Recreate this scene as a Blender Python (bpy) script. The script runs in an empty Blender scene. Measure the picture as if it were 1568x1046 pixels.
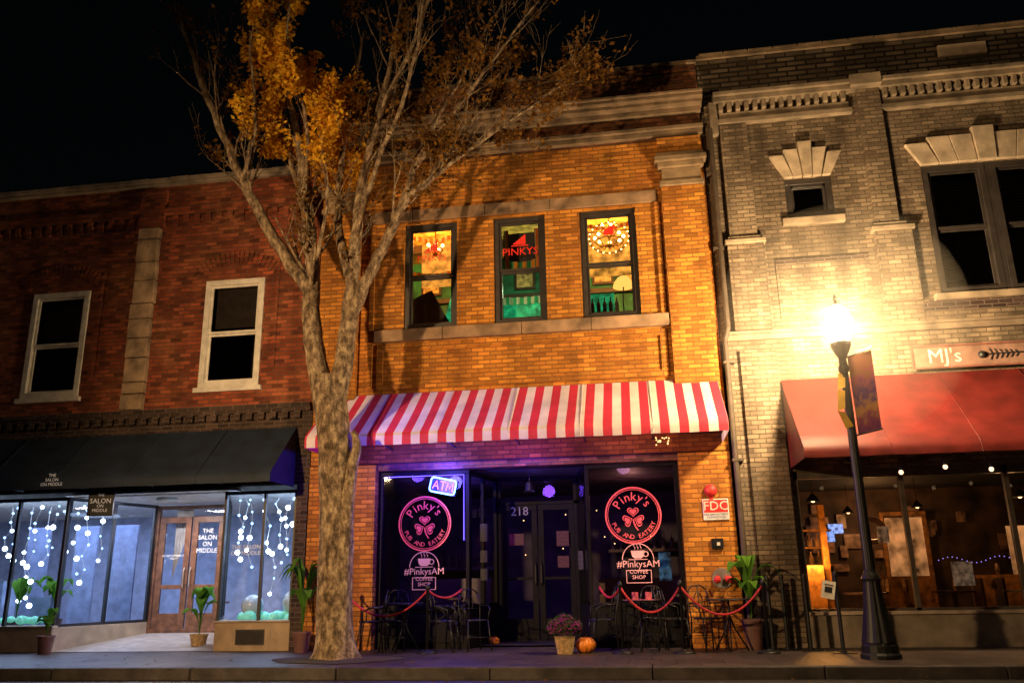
import bpy, math, random
from mathutils import Vector, Matrix, Euler, noise as mnoise
random.seed(7)
sc=bpy.context.scene
sc.view_settings.view_transform='Standard'; sc.view_settings.look='None'; sc.view_settings.exposure=0
# ------------------------------------------------------------ builders
class MB:
    def __init__(s): s.v=[]; s.f=[]
    def quad(s,a,b,c,d):
        n=len(s.v); s.v+= [tuple(a),tuple(b),tuple(c),tuple(d)]; s.f.append((n,n+1,n+2,n+3)); return s
    def tri(s,a,b,c):
        n=len(s.v); s.v+= [tuple(a),tuple(b),tuple(c)]; s.f.append((n,n+1,n+2)); return s
    def box(s,x0,x1,y0,y1,z0,z1,M=None):
        n=len(s.v)
        P=[(x0,y0,z0),(x1,y0,z0),(x1,y1,z0),(x0,y1,z0),(x0,y0,z1),(x1,y0,z1),(x1,y1,z1),(x0,y1,z1)]
        if M is not None: P=[tuple(M@Vector(p)) for p in P]
        s.v+=P
        for f in ((0,3,2,1),(4,5,6,7),(0,1,5,4),(1,2,6,5),(2,3,7,6),(3,0,4,7)): s.f.append(tuple(n+i for i in f))
        return s
    def prism(s,pts,y0,y1):
        n=len(s.v); k=len(pts)
        s.v+=[(x,y0,z) for x,z in pts]+[(x,y1,z) for x,z in pts]
        s.f.append(tuple(range(n,n+k))); s.f.append(tuple(range(n+2*k-1,n+k-1,-1)))
        for i in range(k):
            j=(i+1)%k; s.f.append((n+i,n+k+i,n+k+j,n+j))
        return s
    def tube(s,pts,rad,n=8,cap=True,loop=False):
        pts=[Vector(p) for p in pts]; m=len(pts)
        if not hasattr(rad,'__len__'): rad=[rad]*m
        base=len(s.v); ref=None
        for i,p in enumerate(pts):
            if loop: t=pts[(i+1)%m]-pts[i-1]
            else: t=pts[min(i+1,m-1)]-pts[max(i-1,0)]
            if t.length<1e-9: t=Vector((0,0,1))
            t.normalize()
            if ref is None: ref=Vector((1,0,0)) if abs(t.x)<.8 else Vector((0,1,0))
            a=(ref-t*ref.dot(t)); 
            if a.length<1e-6: a=t.orthogonal()
            a.normalize(); ref=a; b=t.cross(a)
            for k in range(n):
                an=2*math.pi*k/n; s.v.append(tuple(p+(a*math.cos(an)+b*math.sin(an))*rad[i]))
        for i in range(m if loop else m-1):
            i2=(i+1)%m
            for k in range(n):
                k2=(k+1)%n
                s.f.append((base+i*n+k,base+i*n+k2,base+i2*n+k2,base+i2*n+k))
        if cap and not loop:
            s.f.append(tuple(base+k for k in reversed(range(n)))); s.f.append(tuple(base+(m-1)*n+k for k in range(n)))
        return s
    def lathe(s,prof,c=(0,0,0),n=20,flute=0,nf=8,M=None):
        base=len(s.v)
        for r,z in prof:
            for k in range(n):
                an=2*math.pi*k/n; rr=r*(1+flute*abs(math.cos(an*nf/2)))
                p=Vector((rr*math.cos(an),rr*math.sin(an),z))
                if M is not None: p=M@p
                s.v.append((p.x+c[0],p.y+c[1],p.z+c[2]))
        for i in range(len(prof)-1):
            for k in range(n):
                k2=(k+1)%n; s.f.append((base+i*n+k,base+i*n+k2,base+(i+1)*n+k2,base+(i+1)*n+k))
        s.f.append(tuple(base+k for k in reversed(range(n)))); s.f.append(tuple(base+(len(prof)-1)*n+k for k in range(n)))
        return s
    def sphere(s,c,r,n=10,sz=1.0):
        m=max(4,n//2+1)
        prof=[(max(1e-4,r*math.sin(math.pi*i/m)),-r*sz*math.cos(math.pi*i/m)) for i in range(m+1)]
        return s.lathe(prof,c,n)
    def text(s,st,size,M,align='CENTER',ext=0.0,line=1.0):
        cu=bpy.data.curves.new('tmp','FONT'); cu.body=st; cu.size=size; cu.align_x=align; cu.align_y='CENTER'; cu.extrude=ext; cu.resolution_u=2; cu.space_line=line
        o=bpy.data.objects.new('tmp',cu); sc.collection.objects.link(o)
        dg=bpy.context.evaluated_depsgraph_get(); dg.update()
        me=bpy.data.meshes.new_from_object(o.evaluated_get(dg))
        n=len(s.v); s.v+=[tuple(M@v.co) for v in me.vertices]; s.f+=[tuple(n+i for i in p.vertices) for p in me.polygons]
        bpy.data.objects.remove(o); bpy.data.curves.remove(cu); bpy.data.meshes.remove(me); return s
    def make(s,name,mat,parent=None,smooth=False,bevel=0):
        me=bpy.data.meshes.new(name); me.from_pydata(s.v,[],s.f); me.update()
        if smooth:
            for p in me.polygons: p.use_smooth=True
        o=bpy.data.objects.new(name,me); sc.collection.objects.link(o)
        if mat: me.materials.append(mat)
        if parent: o.parent=parent
        if bevel:
            b=o.modifiers.new('b','BEVEL'); b.width=bevel; b.segments=1; b.limit_method='ANGLE'
        return o
def empty(name,loc=(0,0,0)):
    e=bpy.data.objects.new(name,None); sc.collection.objects.link(e); e.empty_display_size=.2; return e
def TM(x,y,z,rot=0):
    return Matrix.Translation((x,y,z))@Matrix.Rotation(math.pi/2,4,'X')@Matrix.Rotation(rot,4,'Z')
# ------------------------------------------------------------ materials
def newmat(name,sample=False):
    m=bpy.data.materials.new(name); m.use_nodes=True; nt=m.node_tree; nt.nodes.clear()
    if not sample: m.cycles.emission_sampling='NONE'
    o=nt.nodes.new('ShaderNodeOutputMaterial'); return m,nt,o
def N(nt,t,**k):
    n=nt.nodes.new(t)
    for a,b in k.items(): setattr(n,a,b)
    return n
def mat(name,col,rough=.6,metal=0,emit=None,es=0,var=.25,nsc=6,bump=0.0,spec=.5,trans=0):
    m,nt,o=newmat(name); L=nt.links.new
    b=N(nt,'ShaderNodeBsdfPrincipled'); b.inputs['Roughness'].default_value=rough; b.inputs['Metallic'].default_value=metal
    b.inputs['Specular IOR Level'].default_value=spec
    g=N(nt,'ShaderNodeNewGeometry'); n=N(nt,'ShaderNodeTexNoise'); n.inputs['Scale'].default_value=nsc; n.inputs['Detail'].default_value=3
    L(g.outputs['Position'],n.inputs['Vector'])
    r=N(nt,'ShaderNodeMapRange'); r.inputs['From Min'].default_value=.3; r.inputs['From Max'].default_value=.7
    r.inputs['To Min'].default_value=1-var; r.inputs['To Max'].default_value=1+var; L(n.outputs['Fac'],r.inputs['Value'])
    vm=N(nt,'ShaderNodeVectorMath',operation='SCALE'); vm.inputs[0].default_value=col[:3]; L(r.outputs[0],vm.inputs['Scale']); L(vm.outputs[0],b.inputs['Base Color'])
    if emit:
        if var>.5:
            v2=N(nt,'ShaderNodeVectorMath',operation='SCALE'); v2.inputs[0].default_value=emit[:3]; L(r.outputs[0],v2.inputs['Scale']); L(v2.outputs[0],b.inputs['Emission Color'])
        else: b.inputs['Emission Color'].default_value=(*emit,1)
        b.inputs['Emission Strength'].default_value=es
    if bump:
        bp=N(nt,'ShaderNodeBump'); bp.inputs['Strength'].default_value=.6; bp.inputs['Distance'].default_value=bump
        n2=N(nt,'ShaderNodeTexNoise'); n2.inputs['Scale'].default_value=nsc*4; n2.inputs['Detail'].default_value=3; L(g.outputs['Position'],n2.inputs['Vector'])
        L(n2.outputs['Fac'],bp.inputs['Height']); L(bp.outputs[0],b.inputs['Normal'])
    if trans:
        t=N(nt,'ShaderNodeBsdfTranslucent'); L(vm.outputs[0],t.inputs['Color']); mx=N(nt,'ShaderNodeMixShader'); mx.inputs[0].default_value=trans
        L(b.outputs[0],mx.inputs[1]); L(t.outputs[0],mx.inputs[2]); L(mx.outputs[0],o.inputs[0])
    else: L(b.outputs[0],o.inputs[0])
    return m
def emis(name,col,s,sample=False):
    m,nt,o=newmat(name,sample); e=N(nt,'ShaderNodeEmission'); e.inputs[0].default_value=(*col,1); e.inputs[1].default_value=s; nt.links.new(e.outputs[0],o.inputs[0]); return m
def brick(name,c1,c2,mortar,patch,pamt=.5,bw=.215,rh=.075,ms=.009,flat=False,vmin=.55,vmax=1.4,streak=0.3,rough=.8):
    m,nt,o=newmat(name); L=nt.links.new
    g=N(nt,'ShaderNodeNewGeometry'); sp=N(nt,'ShaderNodeSeparateXYZ'); L(g.outputs['Position'],sp.inputs[0])
    cb=N(nt,'ShaderNodeCombineXYZ')
    if flat: xo,zo=sp.outputs[0],sp.outputs[1]
    else:
        ad=N(nt,'ShaderNodeMath',operation='ADD'); L(sp.outputs[0],ad.inputs[0]); L(sp.outputs[1],ad.inputs[1]); xo,zo=ad.outputs[0],sp.outputs[2]
    L(xo,cb.inputs[0]); L(zo,cb.inputs[1])
    bt=N(nt,'ShaderNodeTexBrick'); L(cb.outputs[0],bt.inputs['Vector']); bt.inputs['Scale'].default_value=1
    bt.inputs['Brick Width'].default_value=bw; bt.inputs['Row Height'].default_value=rh; bt.inputs['Mortar Size'].default_value=ms; bt.inputs['Mortar Smooth'].default_value=.3
    bt.inputs['Color1'].default_value=(*c1,1); bt.inputs['Color2'].default_value=(*c2,1); bt.inputs['Mortar'].default_value=(*mortar,1)
    n1=N(nt,'ShaderNodeTexNoise'); n1.inputs['Scale'].default_value=1.1; n1.inputs['Detail'].default_value=5; n1.inputs['Roughness'].default_value=.68; L(g.outputs['Position'],n1.inputs['Vector'])
    r1=N(nt,'ShaderNodeMapRange'); r1.inputs['From Min'].default_value=.46; r1.inputs['From Max'].default_value=.66; r1.inputs['To Max'].default_value=pamt; L(n1.outputs['Fac'],r1.inputs['Value'])
    mx=N(nt,'ShaderNodeMix',data_type='RGBA'); L(r1.outputs[0],mx.inputs['Factor']); L(bt.outputs['Color'],mx.inputs[6]); mx.inputs[7].default_value=(*patch,1)
    def M_(op,a,b=None,v=None):
        q=N(nt,'ShaderNodeMath',operation=op); L(a,q.inputs[0])
        if b is not None: L(b,q.inputs[1])
        elif v is not None: q.inputs[1].default_value=v
        return q.outputs[0]
    row=M_('FLOOR',M_('DIVIDE',zo,v=rh)); par=M_('FLOORED_MODULO',row,v=2.0); inv=M_('MULTIPLY_ADD',par,v=-.5); inv.node.inputs[2].default_value=.5
    col=M_('FLOOR',M_('ADD',M_('DIVIDE',xo,v=bw),inv)); c2_=N(nt,'ShaderNodeCombineXYZ'); L(col,c2_.inputs[0]); L(row,c2_.inputs[1])
    wn=N(nt,'ShaderNodeTexWhiteNoise',noise_dimensions='2D'); L(c2_.outputs[0],wn.inputs['Vector'])
    r2=N(nt,'ShaderNodeMapRange'); r2.inputs['To Min'].default_value=vmin; r2.inputs['To Max'].default_value=vmax; L(wn.outputs['Value'],r2.inputs['Value'])
    mx2=N(nt,'ShaderNodeMix',data_type='FLOAT'); L(bt.outputs['Fac'],mx2.inputs[0]); L(r2.outputs[0],mx2.inputs[2]); mx2.inputs[3].default_value=1
    mp=N(nt,'ShaderNodeMapping'); mp.inputs['Scale'].default_value=(2.2,2.2,.35); L(g.outputs['Position'],mp.inputs['Vector'])
    n5=N(nt,'ShaderNodeTexNoise'); n5.inputs['Scale'].default_value=1; n5.inputs['Detail'].default_value=3; L(mp.outputs[0],n5.inputs['Vector'])
    r5=N(nt,'ShaderNodeMapRange'); r5.inputs['From Min'].default_value=.35; r5.inputs['From Max'].default_value=.65; r5.inputs['To Min'].default_value=1-streak; r5.inputs['To Max'].default_value=1.08; L(n5.outputs['Fac'],r5.inputs['Value'])
    vsc=M_('MULTIPLY',mx2.outputs[0],r5.outputs[0])
    vs=N(nt,'ShaderNodeVectorMath',operation='SCALE'); L(mx.outputs[2],vs.inputs[0]); L(vsc,vs.inputs['Scale'])
    b=N(nt,'ShaderNodeBsdfPrincipled'); b.inputs['Roughness'].default_value=rough; b.inputs['Specular IOR Level'].default_value=.25
    L(vs.outputs[0],b.inputs['Base Color'])
    iv=M_('MULTIPLY_ADD',bt.outputs['Fac'],v=-1.0); iv.node.inputs[2].default_value=1
    n3=N(nt,'ShaderNodeTexNoise'); n3.inputs['Scale'].default_value=30; n3.inputs['Detail'].default_value=1; L(g.outputs['Position'],n3.inputs['Vector'])
    mm=N(nt,'ShaderNodeMath',operation='MULTIPLY_ADD'); L(n3.outputs['Fac'],mm.inputs[0]); mm.inputs[1].default_value=.7; L(iv,mm.inputs[2])
    n4=N(nt,'ShaderNodeMath',operation='MULTIPLY_ADD'); L(wn.outputs['Value'],n4.inputs[0]); n4.inputs[1].default_value=.5; L(mm.outputs[0],n4.inputs[2])
    bp=N(nt,'ShaderNodeBump'); bp.inputs['Strength'].default_value=.9; bp.inputs['Distance'].default_value=.012; L(n4.outputs[0],bp.inputs['Height']); L(bp.outputs[0],b.inputs['Normal'])
    L(b.outputs[0],o.inputs[0]); return m
def glassm(name,tint=(.9,.92,.95),refl=.6):
    m,nt,o=newmat(name); L=nt.links.new
    t=N(nt,'ShaderNodeBsdfTransparent'); t.inputs[0].default_value=(*tint,1); gl=N(nt,'ShaderNodeBsdfGlossy'); gl.inputs['Roughness'].default_value=.02
    gl.inputs['Color'].default_value=(refl,refl,refl,1)
    fr=N(nt,'ShaderNodeFresnel'); fr.inputs[0].default_value=1.5
    mx=N(nt,'ShaderNodeMixShader'); L(fr.outputs[0],mx.inputs[0]); L(t.outputs[0],mx.inputs[1]); L(gl.outputs[0],mx.inputs[2]); L(mx.outputs[0],o.inputs[0]); return m
def stripem(name,ca,cb_,per,axis=0,off=0,trans=.25,rough=.7):
    m,nt,o=newmat(name); L=nt.links.new
    g=N(nt,'ShaderNodeNewGeometry'); sp=N(nt,'ShaderNodeSeparateXYZ'); L(g.outputs['Position'],sp.inputs[0])
    a=N(nt,'ShaderNodeMath',operation='ADD'); L(sp.outputs[axis],a.inputs[0]); a.inputs[1].default_value=100+off
    d=N(nt,'ShaderNodeMath',operation='DIVIDE'); L(a.outputs[0],d.inputs[0]); d.inputs[1].default_value=per
    f=N(nt,'ShaderNodeMath',operation='FRACT'); L(d.outputs[0],f.inputs[0])
    c=N(nt,'ShaderNodeMath',operation='GREATER_THAN'); L(f.outputs[0],c.inputs[0]); c.inputs[1].default_value=.5
    mx=N(nt,'ShaderNodeMix',data_type='RGBA'); L(c.outputs[0],mx.inputs['Factor']); mx.inputs[6].default_value=(*ca,1); mx.inputs[7].default_value=(*cb_,1)
    n=N(nt,'ShaderNodeTexNoise'); n.inputs['Scale'].default_value=2.5; n.inputs['Detail'].default_value=4; L(g.outputs['Position'],n.inputs['Vector'])
    r=N(nt,'ShaderNodeMapRange'); r.inputs['From Min'].default_value=.3; r.inputs['From Max'].default_value=.7; r.inputs['To Min'].default_value=.72; r.inputs['To Max'].default_value=1.05; L(n.outputs['Fac'],r.inputs['Value'])
    vs=N(nt,'ShaderNodeVectorMath',operation='SCALE'); L(mx.outputs[2],vs.inputs[0]); L(r.outputs[0],vs.inputs['Scale'])
    b=N(nt,'ShaderNodeBsdfPrincipled'); b.inputs['Roughness'].default_value=rough; L(vs.outputs[0],b.inputs['Base Color'])
    t=N(nt,'ShaderNodeBsdfTranslucent'); L(vs.outputs[0],t.inputs[0]); ms=N(nt,'ShaderNodeMixShader'); ms.inputs[0].default_value=trans
    L(b.outputs[0],ms.inputs[1]); L(t.outputs[0],ms.inputs[2]); L(ms.outputs[0],o.inputs[0]); return m
def bark():
    m,nt,o=newmat('bark'); L=nt.links.new
    g=N(nt,'ShaderNodeNewGeometry'); mp=N(nt,'ShaderNodeMapping'); mp.inputs['Scale'].default_value=(10,10,5.5); L(g.outputs['Position'],mp.inputs[0])
    n=N(nt,'ShaderNodeTexNoise'); n.inputs['Scale'].default_value=1.1; n.inputs['Detail'].default_value=6; n.inputs['Roughness'].default_value=.74; L(mp.outputs[0],n.inputs['Vector'])
    cr=N(nt,'ShaderNodeValToRGB'); e=cr.color_ramp.elements; e[0].position=.38; e[0].color=(.05,.032,.018,1); e[1].position=.64; e[1].color=(.48,.37,.23,1)
    k=e.new(.5); k.color=(.20,.135,.08,1); L(n.outputs['Fac'],cr.inputs[0])
    b=N(nt,'ShaderNodeBsdfPrincipled'); b.inputs['Roughness'].default_value=.85; L(cr.outputs[0],b.inputs['Base Color'])
    bp=N(nt,'ShaderNodeBump'); bp.inputs['Strength'].default_value=1; bp.inputs['Distance'].default_value=.05; L(n.outputs['Fac'],bp.inputs['Height']); L(bp.outputs[0],b.inputs['Normal'])
    L(b.outputs[0],o.inputs[0]); return m
def leafm(name,c1,c2,trans=.4):
    m,nt,o=newmat(name); L=nt.links.new
    g=N(nt,'ShaderNodeNewGeometry'); cr=N(nt,'ShaderNodeValToRGB'); e=cr.color_ramp.elements; e[0].color=(*c1,1); e[1].color=(*c2,1); L(g.outputs['Random Per Island'],cr.inputs[0])
    b=N(nt,'ShaderNodeBsdfDiffuse'); L(cr.outputs[0],b.inputs[0])
    t=N(nt,'ShaderNodeBsdfTranslucent'); L(cr.outputs[0],t.inputs[0]); ms=N(nt,'ShaderNodeMixShader'); ms.inputs[0].default_value=trans
    L(b.outputs[0],ms.inputs[1]); L(t.outputs[0],ms.inputs[2]); L(ms.outputs[0],o.inputs[0]); return m

M_ybrick=brick('yellow_brick',(.60,.245,.035),(.45,.16,.022),(.25,.105,.028),(.26,.08,.018),.5,vmin=.6,vmax=1.3)
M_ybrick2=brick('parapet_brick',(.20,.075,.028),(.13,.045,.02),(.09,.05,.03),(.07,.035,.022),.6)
M_rbrick=brick('red_brick',(.30,.065,.026),(.18,.038,.018),(.13,.07,.045),(.36,.14,.06),.55,vmin=.45,vmax=1.5)
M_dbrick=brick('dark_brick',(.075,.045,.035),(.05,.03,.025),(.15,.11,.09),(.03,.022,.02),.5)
M_gbrick=brick('tan_grey_brick',(.29,.215,.145),(.21,.15,.10),(.12,.09,.062),(.09,.062,.042),.75,vmin=.65,vmax=1.25,streak=.5)
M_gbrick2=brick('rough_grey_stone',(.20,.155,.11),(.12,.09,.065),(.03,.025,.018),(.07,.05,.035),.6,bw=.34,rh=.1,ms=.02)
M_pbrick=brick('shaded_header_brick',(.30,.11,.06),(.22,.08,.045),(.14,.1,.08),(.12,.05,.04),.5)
M_stone=mat('limestone',(.34,.27,.20),.8,var=.45,nsc=3,bump=.010)
M_stoned=mat('weathered_stone',(.17,.115,.07),.85,var=.6,nsc=2.5,bump=.012)
M_beige=mat('beige_tile',(.36,.26,.17),.6,var=.25,nsc=4,bump=.003)
M_white=mat('white_paint',(.66,.61,.54),.5,var=.2,bump=.002)
M_black=mat('black_paint',(.018,.018,.02),.4,var=.3)
M_blackm=mat('black_iron',(.014,.014,.016),.45,metal=.3,var=.3)
M_frame=mat('dark_window_frame',(.035,.028,.025),.45,var=.3)
M_dark=mat('dark_interior',(.03,.026,.026),.8,var=.5,nsc=2)
M_glass=glassm('window_glass')
M_glassd=glassm('dark_window_glass',(.55,.55,.58),.8)
M_conc=mat('concrete',(.17,.15,.13),.75,var=.4,nsc=3,bump=.008)
M_bark=bark()
M_text=mat('white_lettering',(.8,.78,.75),.5,emit=(1,.95,.9),es=.12,var=.1)
M_decal=mat('pink_window_decal',(.75,.09,.10),.5,emit=(1,.09,.11),es=.5,var=.2,nsc=5)  # vinyl, no lamp: emission stands in for light falling on it
M_decalw=mat('pale_window_decal',(.75,.35,.33),.5,emit=(1,.36,.33),es=.42,var=.2,nsc=5)  # same emission in place of the light from outside
M_red=mat('red_plastic',(.6,.03,.03),.4)
# ------------------------------------------------------------ helpers
def wall(mb,x0,x1,z0,z1,y,holes,rev=.2,back=None):
    xs=sorted({x0,x1,*[h[0] for h in holes],*[h[1] for h in holes]}); zs=sorted({z0,z1,*[h[2] for h in holes],*[h[3] for h in holes]})
    for i in range(len(xs)-1):
        for j in range(len(zs)-1):
            cx=(xs[i]+xs[i+1])/2; cz=(zs[j]+zs[j+1])/2
            if any(h[0]<cx<h[1] and h[2]<cz<h[3] for h in holes): continue
            mb.quad((xs[i],y,zs[j]),(xs[i+1],y,zs[j]),(xs[i+1],y,zs[j+1]),(xs[i],y,zs[j+1]))
            mb.quad((xs[i+1],y+rev,zs[j]),(xs[i],y+rev,zs[j]),(xs[i],y+rev,zs[j+1]),(xs[i+1],y+rev,zs[j+1]))
    for a,b,c,d in holes:
        mb.quad((a,y,c),(a,y+rev,c),(a,y+rev,d),(a,y,d)); mb.quad((b,y+rev,c),(b,y,c),(b,y,d),(b,y+rev,d))
        mb.quad((a,y,d),(a,y+rev,d),(b,y+rev,d),(b,y,d)); mb.quad((a,y+rev,c),(a,y,c),(b,y,c),(b,y+rev,c))
    mb.quad((x0,y,z0),(x0,y,z1),(x0,y+rev,z1),(x0,y+rev,z0)); mb.quad((x1,y,z1),(x1,y,z0),(x1,y+rev,z0),(x1,y+rev,z1))
    mb.quad((x0,y,z1),(x1,y,z1),(x1,y+rev,z1),(x0,y+rev,z1))
def ring(mb,x0,x1,z0,z1,y0,y1,w):
    mb.box(x0,x1,y0,y1,z0,z0+w); mb.box(x0,x1,y0,y1,z1-w,z1); mb.box(x0,x0+w,y0,y1,z0+w,z1-w); mb.box(x1-w,x1,y0,y1,z0+w,z1-w)
def sash(par,x0,x1,z0,z1,y,fm,w=.09,glass=None,rail=None):
    m=MB(); ring(m,x0,x1,z0,z1,y-.03,y+.1,w)
    zm=rail or (z0+z1)/2
    ring(m,x0+w,x1-w,z0+w,zm,y+.04,y+.075,.045); ring(m,x0+w,x1-w,zm,z1-w,y+.01,y+.045,.045)
    m.make('window_frame',fm,par,bevel=.004)
    g=MB(); g.quad((x0+w,y+.06,z0+w),(x1-w,y+.06,z0+w),(x1-w,y+.06,zm),(x0+w,y+.06,zm)); g.quad((x0+w,y+.03,zm),(x1-w,y+.03,zm),(x1-w,y+.03,z1-w),(x0+w,y+.03,z1-w))
    g.make('window_glass',glass or M_glass,par)
def room(par,name,x0,x1,y0,y1,z0,z1,mw,mf,mc):
    w=MB(); w.quad((x0,y1,z0),(x1,y1,z0),(x1,y1,z1),(x0,y1,z1)); w.quad((x0,y0,z0),(x0,y1,z0),(x0,y1,z1),(x0,y0,z1)); w.quad((x1,y1,z0),(x1,y0,z0),(x1,y0,z1),(x1,y1,z1)); w.make(name+'_walls',mw,par)
    MB().quad((x0,y0,z0),(x1,y0,z0),(x1,y1,z0),(x0,y1,z0)).make(name+'_floor',mf,par)
    MB().quad((x0,y0,z1),(x0,y1,z1),(x1,y1,z1),(x1,y0,z1)).make(name+'_ceiling',mc,par)
def light(name,kind,loc,power,col,size=.1,par=None,rot=None,sy=None):
    l=bpy.data.lights.new(name,kind); l.energy=power; l.color=col
    if kind=='AREA':
        l.size=size
        if sy: l.shape='RECTANGLE'; l.size_y=sy
    else: l.shadow_soft_size=size
    o=bpy.data.objects.new(name,l); sc.collection.objects.link(o); o.location=loc
    if rot: o.rotation_euler=rot
    if par: o.parent=par
    return o
# ------------------------------------------------------------ ground
M_asph=mat('asphalt',(.022,.02,.02),.5,var=.4,nsc=12,bump=.012)
MB().quad((-300,-300,-.15),(300,-300,-.15),(300,300,-.15),(-300,300,-.15)).make('ground',mat('dark_soil',(.04,.035,.03),.9))
MB().quad((-60,-14.5,-.14),(60,-14.5,-.14),(60,-2.86,-.14),(-60,-2.86,-.14)).make('road',M_asph)
k=MB()
x=-40
while x<40: k.box(x+.004,x+1.996,-2.86,-2.70,-.15,.004); x+=2
k.make('kerb',mat('kerb_concrete',(.045,.036,.033),.75,var=.6,nsc=4,bump=.01),bevel=.012)
M_walk=brick('sidewalk_paving',(.085,.062,.055),(.06,.045,.04),(.03,.024,.022),(.035,.027,.024),.7,bw=.6,rh=.6,ms=.010,flat=True,vmin=.75,vmax=1.2,rough=.5)
MB().quad((-40,-2.70,0),(40,-2.70,0),(40,6,0),(-40,6,0)).make('sidewalk',M_walk)
MB().box(-40,40,-18,-14.5,-.15,0).make('far_sidewalk',M_conc)
pit=MB()
pts=[(-4.43+.95*math.cos(a)*(1+.12*math.sin(3*a)),-1.72+.6*math.sin(a)*(1+.1*math.cos(5*a))) for a in [i*2*math.pi/36 for i in range(36)]]
pit.v+=[(x,y,.008) for x,y in pts]+[(-4.43+(x+4.43)*.45,-1.72+(y+1.72)*.45,.035) for x,y in pts]
for i in range(36): j=(i+1)%36; pit.f.append((i,j,36+j,36+i))
pit.f.append(tuple(range(36,72))); pit.make('mulch_bed',mat('mulch',(.05,.036,.026),.95,var=.6,nsc=30,bump=.03),smooth=True)

# ============================================================ SALON BUILDING
S=empty('brick_salon_building')
w=MB(); wall(w,-18,-5.66,4.05,8.60,0,[(-11.44,-10.24,4.46,6.54),(-7.87,-6.70,4.49,6.55),(-16.0,-14.8,4.46,6.54)],.22); w.make('upper_wall',M_rbrick,S)
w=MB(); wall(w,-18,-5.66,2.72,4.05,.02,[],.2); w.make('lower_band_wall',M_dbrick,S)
c=MB(); c.box(-18,-5.62,-.10,.24,8.60,8.655); c.box(-18,-5.60,-.14,.28,8.655,8.70)
for i in range(30): c.box(-18+i*.42,-18+i*.42+.405,-.155,.29,8.70,8.725+random.uniform(0,.012))
c.make('coping',M_stone,S,bevel=.006)
c=MB(); c.box(-18,-5.68,-.06,0,7.95,8.05); c.box(-18,-5.68,-.09,0,8.05,8.12)
i=-17.9
while i<-5.8:
    if not -9.35<i<-8.8: c.box(i,i+.11,-.055,0,7.83,7.95); c.box(i,i+.11,-.03,0,7.73,7.83)
    i+=.225
c.make('brick_corbels',M_rbrick,S)
c=MB(); c.box(-18,-5.68,-.05,.02,3.98,4.05); c.box(-18,-5.68,-.085,.02,4.05,4.13)
i=-17.9
while i<-5.8: c.box(i,i+.11,-.05,.02,3.86,3.98); i+=.225
c.make('dark_corbels',M_dbrick,S)
c=MB(); z=4.13
while z<7.65:
    h=random.choice([.22,.3,.38,.46]); h=min(h,7.7-z)
    e=random.uniform(-.02,.02); c.box(-9.31+e,-8.88+e,-.11-random.uniform(0,.02),0,z+.008,z+h-.008); z+=h
c.make('stone_pilaster',mat('worn_render',(.28,.19,.12),.85,var=.6,nsc=3,bump=.02),S,bevel=.012)
c=MB(); c.box(-9.36,-8.83,-.08,0,7.7,8.5); c.make('pilaster_top',M_rbrick,S)
for (a,b,z0,z1) in ((-11.44,-10.24,4.46,6.54),(-7.87,-6.70,4.49,6.55),(-16,-14.8,4.46,6.54)):
    sash(S,a+.005,b-.005,z0+.005,z1-.005,.0,M_white,.10,M_glassd,rail=z0+1.02)
    c=MB(); c.box(a-.06,b+.06,-.07,.02,z0-.09,z0); c.make('window_sill',M_white,S,bevel=.005)
    room(S,'upper_room',a+.01,b-.01,.225,1.6,z0-.1,z1+.1,M_dark,M_dark,M_dark)
    c=MB(); c.quad((a+.06,.16,z1-.9),(b-.06,.16,z1-.9),(b-.06,.16,z1-.05),(a+.06,.16,z1-.05)); c.make('window_shade',mat('shade_fabric',(.07,.05,.038),.9),S)
    arc=MB(); cx=(a+b)/2; r0=1.15; cz=z1-.82
    for q in range(19):
        an=math.radians(-38+q*76/18)
        for rr in (0,.125):
            M=Matrix.Translation((cx,0,cz))@Matrix.Rotation(an,4,'Y')
            arc.box(-.036,.036,-.018-.008*(rr>0),0,r0+rr,r0+rr+.115,M)
    arc.make('brick_arch',M_rbrick,S)
    c=MB(); c.box(b+.22,b+.28,-.03,0,z0+.3,z1+.35); c.make('blind_pilaster_edge',M_rbrick,S)
c=MB(); c.box(-5.86,-5.66,-.02,.4,0,2.72); c.make('end_pier',M_dbrick,S)
M_salonw=mat('salon_white_wall',(.42,.46,.60),.7,var=.2)
M_salonf=mat('salon_floor',(.34,.29,.25),.4,var=.25)
MB().box(-18,-5.86,.22,.3,2.62,2.72).make('shop_header',M_white,S)
room(S,'salon_interior',-17.9,-5.87,.31,5.2,.04,2.66,M_salonw,M_salonf,M_white)
kw=MB(); kw.box(-18,-10.17,0,.3,0,.40)
def ang(mb,p,q,z0,z1,t=.04):
    p=Vector((*p[:2],0)); q=Vector((*q[:2],0)); d=(q-p).normalized(); nrm=Vector((-d.y,d.x,0))*t
    n=len(mb.v)
    for z in (z0,z1):
        for b in (p,q,q+nrm,p+nrm): mb.v.append((b.x,b.y,z))
    for f in ((0,3,2,1),(4,5,6,7),(0,1,5,4),(1,2,6,5),(2,3,7,6),(3,0,4,7)): mb.f.append(tuple(n+i for i in f))
ang(kw,(-10.165,.02),(-9.62,2.0),0,.40,.12); kw.box(-7.19,-5.865,0,.3,0,.45); ang(kw,(-8.1,2.0),(-7.19,.02),0,.45,.12)
kw.make('tiled_knee_wall',M_beige,S,bevel=.006)
c=MB(); c.box(-18,-10.15,-.03,.32,.40,.43); c.box(-7.21,-5.865,-.03,.32,.45,.48)
for x in (-12.8,-11.6,-10.9,-6.85,-6.2): c.box(x,x+.008,-.004,0,.0,.40)
c.make('knee_wall_cap',M_stone,S,bevel=.003)
c=MB(); c.box(-6.78,-6.32,-.012,0,.12,.32)
c.make('vent_recess',M_black,S); c=MB(); ring(c,-6.80,-6.30,.10,.34,-.022,-.012,.02)
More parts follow.
